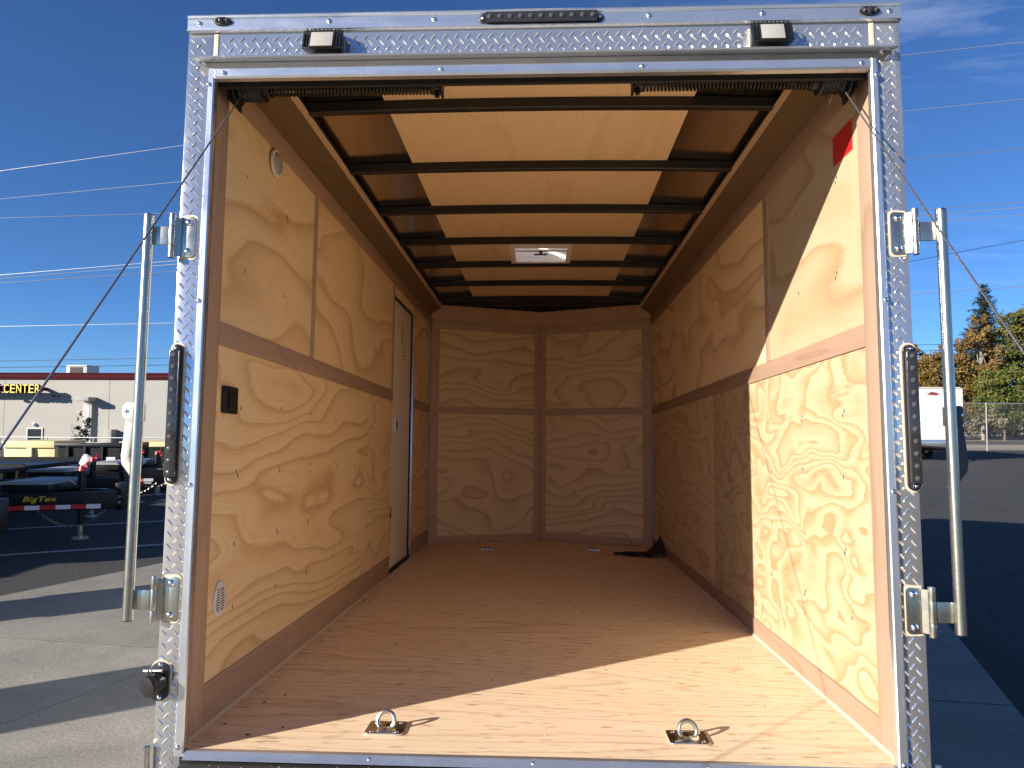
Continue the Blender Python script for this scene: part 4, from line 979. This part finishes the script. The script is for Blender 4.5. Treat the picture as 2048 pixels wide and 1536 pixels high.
# ------------------------------------------------------------------ fence and building behind the yard
def yard_fence():
    g = empty('yard_fence', (-30, 42, 0)); y = 0; z0 = gz(-34, 42)
    xs = [-22+i*3.0 for i in range(13)]
    for x in xs: MB().tube([(x, 0, z0), (x, 0, .22)], .04, 8).build('fence_post', M['fence_pipe'], g)
    MB().tube([(-22, 0, .22), (14, 0, .22)], .035, 8).build('top_rail', M['fence_pipe'], g); MB().tube([(-22, 0, -.10), (14, 0, -.10)], .02, 8).build('mid_rail', M['fence_pipe'], g)
    for a, b in zip(xs, xs[1:]): box('mesh_panel', (a+.05, .02, z0+.05), (b-.05, .04, -.22), M['fence_mesh'], g)
    tag(g, 'low pipe-rail fence with dark mesh in front of the beige building', 'fence')
yard_fence()
def building():
    g = empty('commercial_building', (-40, 50, gz(-40, 50))); bz = -1.7
    Z = lambda z: z-bz; X = lambda x: x+40
    for a in range(-72, -16, 8): box('wall_panel', (X(a)+.015, 0, 0), (X(a+8)-.015, .3, Z(4.31)), M['stucco'], g)
    box('wall_core', (X(-72), .31, 0), (X(-16), 22, Z(4.2)), M['stucco'], g)
    box('fascia', (X(-72.1), -.10, Z(4.312)), (X(-15.9), .5, Z(4.54)), M['maroon'], g); box('fascia_band', (X(-72.1), -.13, Z(4.5405)), (X(-15.9), .5, Z(4.585)), M['fascia_line'], g); box('fascia', (X(-72.1), -.16, Z(4.5855)), (X(-15.9), .5, Z(4.80)), M['maroon'], g)
    u = box('roof_unit', (X(-37.4), 3, Z(4.25)), (X(-35.75), 4.6, Z(5.62)), M['unit_grey'], g, .03)
    box('unit_grille', (X(-37.1), 2.96, Z(4.7)), (X(-36.1), 2.999, Z(5.45)), M['fence_mesh'], u)
    # sign on stand-off raceway
    sg = box('sign_raceway', (X(-46.2), -.95, Z(3.34)), (X(-36.5), -.80, Z(3.78)), M['maroon'], g)
    for x in (-45.2, -42.2, -39.2, -36.8): box('sign_bracket', (X(x)-.05, -.79, Z(3.45)), (X(x)+.05, -.002, Z(3.7)), M['maroon'], sg)
    letters = 'CENTER'; wd = 2.75/6
    for i, ch in enumerate(letters):
        lx = X(-39.18)+i*(2.79/6)
        bk = text_mesh('sign_letter', ch, .66, .20, M['maroon'], sg, wd*.86); bk.location = (lx-.015, -.955, Z(3.235))
        fc = text_mesh('letter_face', ch, .62, .03, M['sign_yellow'], bk, wd*.80); fc.location = (.015, -.201, .02)
    bk = text_mesh('sign_letter', 'E', .66, .20, M['maroon'], sg, wd*.86); bk.location = (X(-39.92), -.955, Z(3.235)); fc = text_mesh('letter_face', 'E', .62, .03, M['sign_yellow'], bk, wd*.80); fc.location = (.015, -.201, .02)
    d = box('door', (X(-38.1), -.04, .0), (X(-37.05), -.002, Z(.62)), M['glass_dark'], g)
    for lo, hi in (((-38.2, Z(.621)), (-36.95, Z(.70))),): box('door_frame', (X(lo[0]), -.06, lo[1]), (X(hi[0]), -.002, hi[1]), M['unit_grey'], d)
    for x in (-38.15, -37.0): box('door_frame', (X(x)-.045, -.06, 0), (X(x)+.045, -.042, Z(.62)), M['unit_grey'], d)
    MB().dome((X(-37.6), -.002, Z(.95)), (0,-1,0), .14, .22, 12, 4).build('door_lamp', M['tarp_white'], g)
    MB().box((X(-36.0), -.55, Z(3.0)), (X(-35.6), -.30, Z(3.12))).box((X(-35.83), -.30, Z(3.03)), (X(-35.77), -.002, Z(3.09))).build('wall_floodlight', M['yard_black'], g)
    bx = box('duct_box', (X(-33.95), -1.0, Z(2.70)), (X(-32.95), -.002, Z(2.98)), M['stucco'], g, .02)
    for i in range(5): MB().tube([(X(-33.70)+i*.10, -.30, .2), (X(-33.70)+i*.10, -.30, Z(2.699))], .032, 8).build('conduit', M['tarp_white'], g)
    for z in (.6, 1.2, 1.9): box('conduit_strap', (X(-33.78), -.345, Z(z)), (X(-33.22), -.333, Z(z)+.05), M['unit_grey'], g)
    box('meter_cabinet', (X(-31.95), -.7, 0), (X(-31.35), -.002, Z(.62)), M['stucco'], g, .02)
    tag(g, 'long beige flat-roofed building with maroon fascia and yellow sign letters', 'building')
building()

# ------------------------------------------------------------------ right side: white trailer, fence, trees
def white_trailer():
    g = empty('white_cargo_trailer', (0, 0, 0)); x0, x1, y0 = 13.72, 15.94, 26.0
    box('body', (x0, y0, .78), (x1, y0+5, 2.72), M['white_trailer'], g, .05)
    box('stone_guard', (x0-.01, y0-.012, .50), (x1+.01, y0+5, .779), M['tread'], g, .01)
    MB().prism([(x0-.03, 2.721), (x1+.03, 2.721), (x1-.1, 2.78), (x0+.1, 2.78)], 'y', y0-.03, y0+5.03).build('roof_cap', M['unit_grey'], g)
    box('corner_trim', (x1-.03, y0-.02, .50), (x1+.02, y0-.013, 2.72), M['unit_grey'], g); box('corner_trim', (x0-.02, y0-.02, .50), (x0+.03, y0-.013, 2.72), M['unit_grey'], g)
    pts = [(14.85+.30*math.cos(R(a)), 2.53+.085*math.sin(R(a))) for a in range(0, 360, 15)]
    lg = MB().prism(pts, 'y', y0-.006, y0-.001).build('emblem', M['unit_grey'], g)
    MB().prism([(14.66, 2.49), (15.0, 2.47), (15.1, 2.50), (14.98, 2.57), (14.8, 2.60), (14.72, 2.55)], 'y', y0-.010, y0-.0065).build('emblem_mark', M['logo_red'], lg)
    MB().tube([(x0+.4, y0, .55), ((x0+x1)/2, y0-1.3, .5)], .05, 8).tube([(x1-.4, y0, .55), ((x0+x1)/2, y0-1.3, .5)], .05, 8).build('tongue', M['yard_black'], g)
    MB().tube([((x0+x1)/2, y0-1.1, 0), ((x0+x1)/2, y0-1.1, .8)], .04, 10).build('jack', M['yard_black'], g)
    for x in (x0+.05, x1-.05):
        for y in (y0+2.4, y0+3.2):
            w = MB().torus((x, y, .34), (1,0,0), .25, .09, 20, 8).build('wheel', M['rubber'], g); MB().tube([(x-.07, y, .34), (x+.07, y, .34)], .17, 16).build('rim', M['galv'], w)
    box('underbody', (x0+.1, y0+.2, .36), (x1-.1, y0+4.9, .499), M['yard_black'], g)
    tag(g, 'white enclosed trailer with metal stone guard parked before the chain-link fence', 'trailer')
white_trailer()
def chain_fence():
    g = empty('chain_link_fence', (0, 36, 0)); h = 2.44
    xs = [10.8+i*3.0-.0 for i in range(14)]; xs = [22.82+3.05*(i-4) for i in range(14)]
    for x in xs: MB().tube([(x, 0, 0), (x, 0, h+.04)], .035, 8).build('fence_post', M['fence_pipe'], g)
    MB().tube([(xs[0], 0, h), (xs[-1], 0, h)], .024, 8).build('top_rail', M['fence_pipe'], g)
    b = MB(); p = .085; L_ = xs[-1]-xs[0]; r = .0022
    n = int((L_+h)/p)
    for i in range(n):
        x = xs[0]-h+i*p
        a0 = max(0, xs[0]-x); a1 = min(h, xs[-1]-x)
        if a1 <= a0: continue
        for sgn in (0, 1):
            z0, z1 = (a0, a1) if not sgn else (h-a0, h-a1)
            q = [(x+a0, 0, z0), (x+a1, 0, z1)]
            b.add([(q[0][0]-r, -r, q[0][2]), (q[0][0]+r, -r, q[0][2]), (q[0][0], r, q[0][2]), (q[1][0]-r, -r, q[1][2]), (q[1][0]+r, -r, q[1][2]), (q[1][0], r, q[1][2])], [(0,1,4,3),(1,2,5,4),(2,0,3,5)])
    tag(b.build('chain_mesh', M['fence_pipe'], g, smooth=0, fixn=False), kind='stuff')
    tag(g, 'tall chain-link fence running behind the white trailer', 'fence')
chain_fence()

def leaf_mat(name, cols):
    m, nt, N, L, b = newmat(name)
    at = N('ShaderNodeAttribute'); at.attribute_name = 'tone'
    c = ramp(N, L, at.outputs['Fac'], [(i/(len(cols)-1), col) for i, col in enumerate(cols)])
    L(c, b.inputs['Base Color']); b.inputs['Roughness'].default_value = 0.65; b.inputs['Specular IOR Level'].default_value = 0.2
    tr = N('ShaderNodeBsdfTranslucent'); L(c, tr.inputs['Color']); mx = N('ShaderNodeMixShader'); mx.inputs[0].default_value = 0.25
    out = nt.nodes['Material Output']; L(b.outputs[0], mx.inputs[1]); L(tr.outputs[0], mx.inputs[2]); L(mx.outputs[0], out.inputs['Surface'])
    return m
M['leaf_gold'] = leaf_mat('golden_leaves', [(0.12, 0.075, 0.028), (0.20, 0.12, 0.04), (0.27, 0.165, 0.055), (0.15, 0.14, 0.05)])
M['leaf_olive'] = leaf_mat('olive_leaves', [(0.055, 0.075, 0.02), (0.09, 0.11, 0.03), (0.13, 0.13, 0.035), (0.20, 0.15, 0.03)])
M['leaf_lime'] = leaf_mat('yellow_green_leaves', [(0.05, 0.07, 0.02), (0.10, 0.12, 0.03), (0.155, 0.165, 0.04), (0.19, 0.17, 0.05)])
M['leaf_rust'] = leaf_mat('rust_leaves', [(0.13, 0.09, 0.03), (0.20, 0.13, 0.035), (0.26, 0.16, 0.04), (0.16, 0.14, 0.045)])
M['needle'] = leaf_mat('spruce_needles', [(0.018, 0.030, 0.018), (0.03, 0.045, 0.028), (0.045, 0.062, 0.038)])
M['dry_weed'] = leaf_mat('dry_weeds', [(0.14, 0.12, 0.07), (0.22, 0.19, 0.11), (0.28, 0.24, 0.14), (0.10, 0.11, 0.05)])
M['leaf_dark'] = leaf_mat('dark_shrub_leaves', [(0.02, 0.022, 0.016), (0.04, 0.035, 0.025), (0.07, 0.05, 0.04)])

def foliage(name, lumps, n, size, mat, parent, rnd, shell=0.55, flat=0.0, aspect=0.6):
    vs = []; fs = []; tone = []
    wts = [l[3]*l[4]*l[5] for l in lumps]; tot = sum(wts)
    for (cx, cy, cz, rx, ry, rz), w in zip(lumps, wts):
        lt = rnd.uniform(-.22, .22)
        k = int(n*w/tot)
        # sub-clumps give the crown gaps and clusters
        sub = []
        for _ in range(max(5, k//70)):
            while True:
                d = Vector((rnd.uniform(-1,1), rnd.uniform(-1,1), rnd.uniform(-1,1)))
                if .15 < d.length < 1: break
            d = d.normalized()*(shell+(1-shell)*rnd.random()**.5)
            sub.append((d, rnd.uniform(.10, .26), rnd.uniform(-.2, .2)))
        for i in range(k):
            d, sr, st = rnd.choice(sub)
            o = Vector((rnd.gauss(0, sr), rnd.gauss(0, sr), rnd.gauss(0, sr*.8)))
            p = Vector((cx+(d.x+o.x)*rx, cy+(d.y+o.y)*ry, cz+(d.z+o.z)*rz))
            s = size*rnd.uniform(.6, 1.35)
            a = Vector((rnd.gauss(0,1), rnd.gauss(0,1), rnd.gauss(0,1)*(1-flat))).normalized(); b = a.orthogonal().normalized(); b = (b*math.cos(i)+a.cross(b)*math.sin(i))*aspect
            q = len(vs); vs += [p-a*s, p-b*s*.8, p+a*s, p+b*s*.8]; fs.append((q, q+1, q+2, q+3))
            tone += [min(1, max(0, .5+lt+st+rnd.uniform(-.25, .25)))]*4
    me = bpy.data.meshes.new(name); me.from_pydata([tuple(v) for v in vs], [], fs)
    at = me.attributes.new('tone', 'FLOAT', 'POINT'); at.data.foreach_set('value', tone)
    me.materials.append(mat); o = bpy.data.objects.new(name, me); COL.objects.link(o); o.parent = parent
    return o
def tree(name, lab, cat, base, trunk_h, tr, lumps, n, size, leaf, bark, seed, group=None, limbs=7):
    rnd = random.Random(seed); g = empty(name, base); tag(g, lab, cat, group)
    b = MB(); top = Vector((rnd.uniform(-.2,.2), 0, trunk_h)); b.tube([(0,0,-.1), (tr*.3, 0, trunk_h*.4), top*.7+Vector((-.05,0,0)), top], [tr*1.25, tr, tr*.7, tr*.25], 8)
    tk = b.build('trunk', bark, g)
    for i in range(limbs):
        l = lumps[i % len(lumps)]; z = trunk_h*rnd.uniform(.35, .85); e = Vector((l[0]+rnd.uniform(-.5,.5)*l[3], l[1]+rnd.uniform(-.5,.5)*l[4], l[2]+rnd.uniform(-.3,.5)*l[5])); s_ = Vector((0,0,z))
        MB().tube([s_, s_.lerp(e, .5)+Vector((0,0,.2)), e], [tr*.5, tr*.3, tr*.08], 6).build('limb', bark, tk)
    foliage('crown', lumps, n, size, leaf, g, rnd)
    return g
def conifer(name, lab, base, H, r, seed):
    rnd = random.Random(seed); g = empty(name, base); tag(g, lab, 'tree')
    MB().tube([(0,0,0), (0,0,H*.97)], [.28, .03], 8).build('trunk', M['bark'], g)
    vs = []; fs = []; tone = []
    z = H*.16
    while z < H*.985:
        t = 1-z/H; R_ = r*(t**.8)*rnd.uniform(.8, 1.08); nb = max(5, int(11*t**.4))
        for k in range(nb):
            a = 2*math.pi*(k+rnd.random())/nb; L_ = R_*rnd.uniform(.7, 1.1); tt = rnd.uniform(-.2, .2)
            steps = max(3, int(L_/.16))
            for i in range(steps):
                u = (i+.6)/steps; c = Vector((math.cos(a)*L_*u, math.sin(a)*L_*u, z-L_*.22*u+.16*L_*u*u))
                for m in range(4):
                    d = Vector((math.cos(a+rnd.gauss(0,.8)), math.sin(a+rnd.gauss(0,.8)), rnd.gauss(.1, .45))).normalized(); s = rnd.uniform(.14, .30)*(1.15-.5*u); e = d.orthogonal().normalized()*s*.35
                    p = c+Vector((rnd.gauss(0,.07), rnd.gauss(0,.07), rnd.gauss(0,.07))); q = len(vs); vs += [p-e, p+e, p+d*s*1.6]; fs.append((q,q+1,q+2)); tone += [min(1, max(0, .5+tt+rnd.uniform(-.3,.3)))]*3
        z += .24+.14*t
    z = H*.94
    me = bpy.data.meshes.new('crown'); me.from_pydata([tuple(v) for v in vs], [], fs); at = me.attributes.new('tone', 'FLOAT', 'POINT'); at.data.foreach_set('value', tone)
    me.materials.append(M['needle']); o = bpy.data.objects.new('crown', me); COL.objects.link(o); o.parent = g
    return g
conifer('spruce_tree', 'dark green pointed spruce rising above the golden tree', (40.3, 65, 0), 14.2, 5.2, 3)
tree('golden_tree', 'slender golden leaved tree with pale trunk in front of the spruce', 'tree', (36.9, 60, 0), 8.6, .13,
     [(-.2,0,9.2,.75,.8,1.5), (-1.3,0,7.6,1.0,.9,1.2), (.9,.2,7.9,.85,.9,1.5), (-2.2,.2,6.4,.8,.8,.8), (.4,0,6.2,1.2,.9,.9), (-.5,-.2,5.6,1.2,.8,.7)], 5200, .14, M['leaf_gold'], M['bark_pale'], 11)
tree('golden_tree', 'thin gold and green tree just right of the lock bar', 'tree', (34.0, 61, 0), 7.6, .09, [(0,0,7.4,.7,.7,1.0), (-.7,.1,6.6,.7,.7,.8), (.6,0,6.4,.8,.7,.8)], 1800, .13, M['leaf_gold'], M['bark_pale'], 21)
tree('golden_tree', 'sparse small gold tree between the tail light and the lock bar', 'tree', (32.6, 62, 0), 7.4, .07, [(-.3,0,7.4,.6,.6,.8), (.3,.1,6.6,.7,.6,.8)], 700, .12, M['leaf_rust'], M['bark_pale'], 22)
tree('green_tree', 'broad olive green tree at the right edge beside the spruce', 'tree', (41.3, 61, 0), 8.5, .22,
     [(-1.2,0,9.6,1.3,1.3,1.3), (.7,0,9.9,1.6,1.4,1.4), (-1.6,0,7.4,1.3,1.3,1.3), (.8,0,7.4,2.0,1.6,1.6), (2.4,.4,8.4,1.7,1.5,2.0), (-.6,-.5,6.0,1.5,1.2,1.0), (1.8,0,5.4,1.6,1.4,1.3)], 17000, .15, M['leaf_olive'], M['bark'], 31)
tree('gold_bush', 'orange leaved young tree low at the right edge', 'tree', (40.3, 58.5, 0), 5.0, .1, [(0,0,5.4,.9,.8,1.0), (.6,0,4.3,.9,.8,.9), (-.3,0,4.0,.8,.8,.8)], 2600, .13, M['leaf_gold'], M['bark_pale'], 41)
tree('green_bush', 'bright yellow-green bush behind the fence post', 'bush', (37.4, 58, 0), 3.0, .08,
     [(-.9,0,4.6,1.2,1.0,1.0), (.7,0,4.9,1.3,1.0,1.0), (0,0,3.4,2.0,1.1,1.0), (-1.2,0,2.8,1.1,1.0,.9), (1.4,0,3.2,1.0,1.0,1.0), (0,0,2.2,2.2,1.0,.8)], 15000, .13, M['leaf_lime'], M['bark'], 51, None, 4)
tree('rust_hedge_bush', 'rust coloured tall bush above the white trailer, right of the lock bar', 'bush', (34.6, 60, 0), 4.0, .1,
     [(-.6,0,6.0,1.1,1.0,1.0), (.5,0,6.0,1.1,1.0,1.1), (0,0,4.4,1.9,1.2,1.2), (.2,0,2.6,1.9,1.2,1.2)], 13000, .13, M['leaf_rust'], M['bark'], 61, None, 4)
tree('rust_hedge_bush', 'rust coloured tall bush above the white trailer, left of the lock bar', 'bush', (31.6, 60, 0), 4.0, .1,
     [(-.6,0,5.9,1.1,1.0,1.0), (.6,0,5.8,1.1,1.0,1.0), (0,0,4.3,1.9,1.2,1.2), (.2,0,2.6,1.9,1.2,1.2)], 12000, .13, M['leaf_rust'], M['bark'], 62, None, 4)
tree('green_bush', 'darker green bush at the right edge under the broad tree', 'bush', (42.0, 59, 0), 2.5, .08, [(0,0,3.0,1.8,1.2,1.3), (-1.2,0,2.0,1.2,1.0,1.0), (1.5,0,2.4,1.5,1.0,1.2)], 8000, .14, M['leaf_lime'], M['bark'], 71, None, 3)
def weeds():
    rnd = random.Random(5); g = empty('dry_weeds', (36, 44, 0)); 
    lumps = [(x, rnd.uniform(-1, 1), rnd.uniform(.4, 1.0), rnd.uniform(.9, 1.6), .9, rnd.uniform(.8, 1.3)) for x in [-24+1.3*i for i in range(34)]]
    o = foliage('dry_weeds', lumps, 22000, .13, M['dry_weed'], None, rnd, .2)
    o.location = (38, 58, .6); tag(o, 'dry grey-brown weeds beyond the street', 'weeds', None, 'stuff'); bpy.data.objects.remove(g)
weeds()
def far_hedge():
    rnd = random.Random(15)
    lumps = [(x, rnd.uniform(-1, 1), rnd.uniform(1.2, 2.6), rnd.uniform(1.4, 2.4), 1.2, rnd.uniform(1.4, 2.4)) for x in [-24+1.6*i for i in range(30)]]
    o = foliage('far_thicket', lumps, 30000, .19, M['leaf_olive'], None, rnd, .3); o.location = (40, 70, .4); tag(o, 'far olive thicket closing the view behind the trees', 'thicket', None, 'stuff')
far_hedge()
def middle_hedge():
    rnd = random.Random(16)
    lumps = [(x, rnd.uniform(-1, 1), rnd.uniform(.8, 2.2), rnd.uniform(1.4, 2.4), 1.2, rnd.uniform(1.2, 2.2)) for x in [-16+1.7*i for i in range(20)]]
    o = foliage('roadside_scrub', lumps, 16000, .20, M['leaf_rust'], None, rnd, .3); o.location = (0, 66, -.2); tag(o, 'rusty roadside scrub far beyond the nose of the open trailer', 'scrub', None, 'stuff')
middle_hedge()
sh = empty('bare_shrub', (-29.6, 43.2, gz(-29.6, 43.2))); rnd = random.Random(8)
for i in range(9):
    a = rnd.uniform(0, 6.28); MB().tube([(0,0,0), (math.cos(a)*.3, math.sin(a)*.3, 1.4), (math.cos(a)*.75, math.sin(a)*.5, 2.2+rnd.random()*1.2)], [.03, .02, .006], 5).build('stem', M['bark'], sh)
foliage('leaves', [(0,0,2.0,.75,.5,.55), (.1,0,2.7,.45,.4,.5), (-.1,0,3.3,.2,.2,.4)], 900, .07, M['leaf_dark'], sh, rnd, .3)
tag(sh, 'small dark shrub standing before the white conduits of the beige building', 'shrub')

# ------------------------------------------------------------------ overhead wires
def wires():
    W = [([(-18.963, 10.051), (-12.47, 10.889), (12.104, 13.702), (15.983, 14.082)], 0, 'highest pale overhead wire, crossing the sky above all others'),
         ([(-18.921, 9.056), (-12.433, 9.62), (12.095, 11.79), (15.925, 12.146)], 0, 'second highest pale overhead wire'),
         ([(-18.892, 8.384), (-12.489, 8.517), (12.108, 10.164), (15.875, 10.478)], 0, 'third pale overhead wire from the top'),
         ([(-18.806, 6.378), (-12.528, 6.861), (12.069, 8.431), (15.821, 8.688)], 0, 'uppermost of the three close-set overhead wires'),
         ([(-18.801, 6.255), (-12.525, 6.739), (12.308, 8.245), (15.816, 8.505)], 0, 'middle of the three close-set overhead wires'),
         ([(-18.794, 6.098), (-12.518, 6.496), (12.464, 8.027), (15.808, 8.255)], 0, 'lowest of the three close-set overhead wires'),
         ([(-18.73, 4.58), (-12.552, 4.699), (12.249, 5.665), (15.737, 5.888)], 0, 'single pale overhead wire below the close-set three'),
         ([(-18.678, 3.383), (-12.691, 3.497), (12.211, 3.965), (15.682, 4.05)], 1, 'upper of the two dark cables just above the building roof'),
         ([(-18.669, 3.158), (-12.683, 3.257), (12.206, 3.768), (15.676, 3.854)], 1, 'lower of the two dark cables just above the building roof'),
         ([(3.0, 4.95), (12.112, 6.728), (15.783, 7.425), (17, 7.66)], 1, 'dark cable climbing to the right on its own past the right lock bar')]
    for P, dk, lab in W:
        (xa, za), (xb, zb_), (xc, zc), (xd, zd) = P
        s0 = (zb_-za)/(xb-xa); s1 = (zd-zc)/(xd-xc)
        pts = ([(xa-14, za-14*s0*.9)] if xa < 0 else [])+[(xa, za), (xb, zb_)]
        if xb < 0: 
            for i in range(1, 8):
                t = i/8; h = xc-xb; z = (2*t**3-3*t**2+1)*zb_+(t**3-2*t**2+t)*h*s0+(-2*t**3+3*t**2)*zc+(t**3-t**2)*h*s1; pts.append((xb+h*t, z))
        pts += [(xc, zc), (xd, zd), (xd+14, zd+14*s1*1.05)]
        o = MB().tube([(x, 0, z) for x, z in pts], .010 if not dk else .0085, 6).build('overhead_wire', M['wire_dark' if dk else 'wire'], None, smooth=60); o.location = (0, 22, 0)
        tag(o, lab, 'wire', 'overhead wires')
    for x, H, lab in ((-33.3, 12.0, 'wooden utility pole carrying the wires, out of view to the left'), (30.2, 17.0, 'wooden utility pole carrying the wires, out of view to the right')):
        g = empty('utility_pole', (x, 22, gz(x, 22))); MB().tube([(0,0,0), (0,0,H)], [.17, .11], 12).build('pole', M['wood_pole'], g)
        for z in (.62, .78, .94): box('crossarm', (-.06, -1.2, H*z), (.06, 1.2, H*z+.14), M['wood_pole'], g)
        tag(g, lab, 'pole', 'utility poles')
wires()
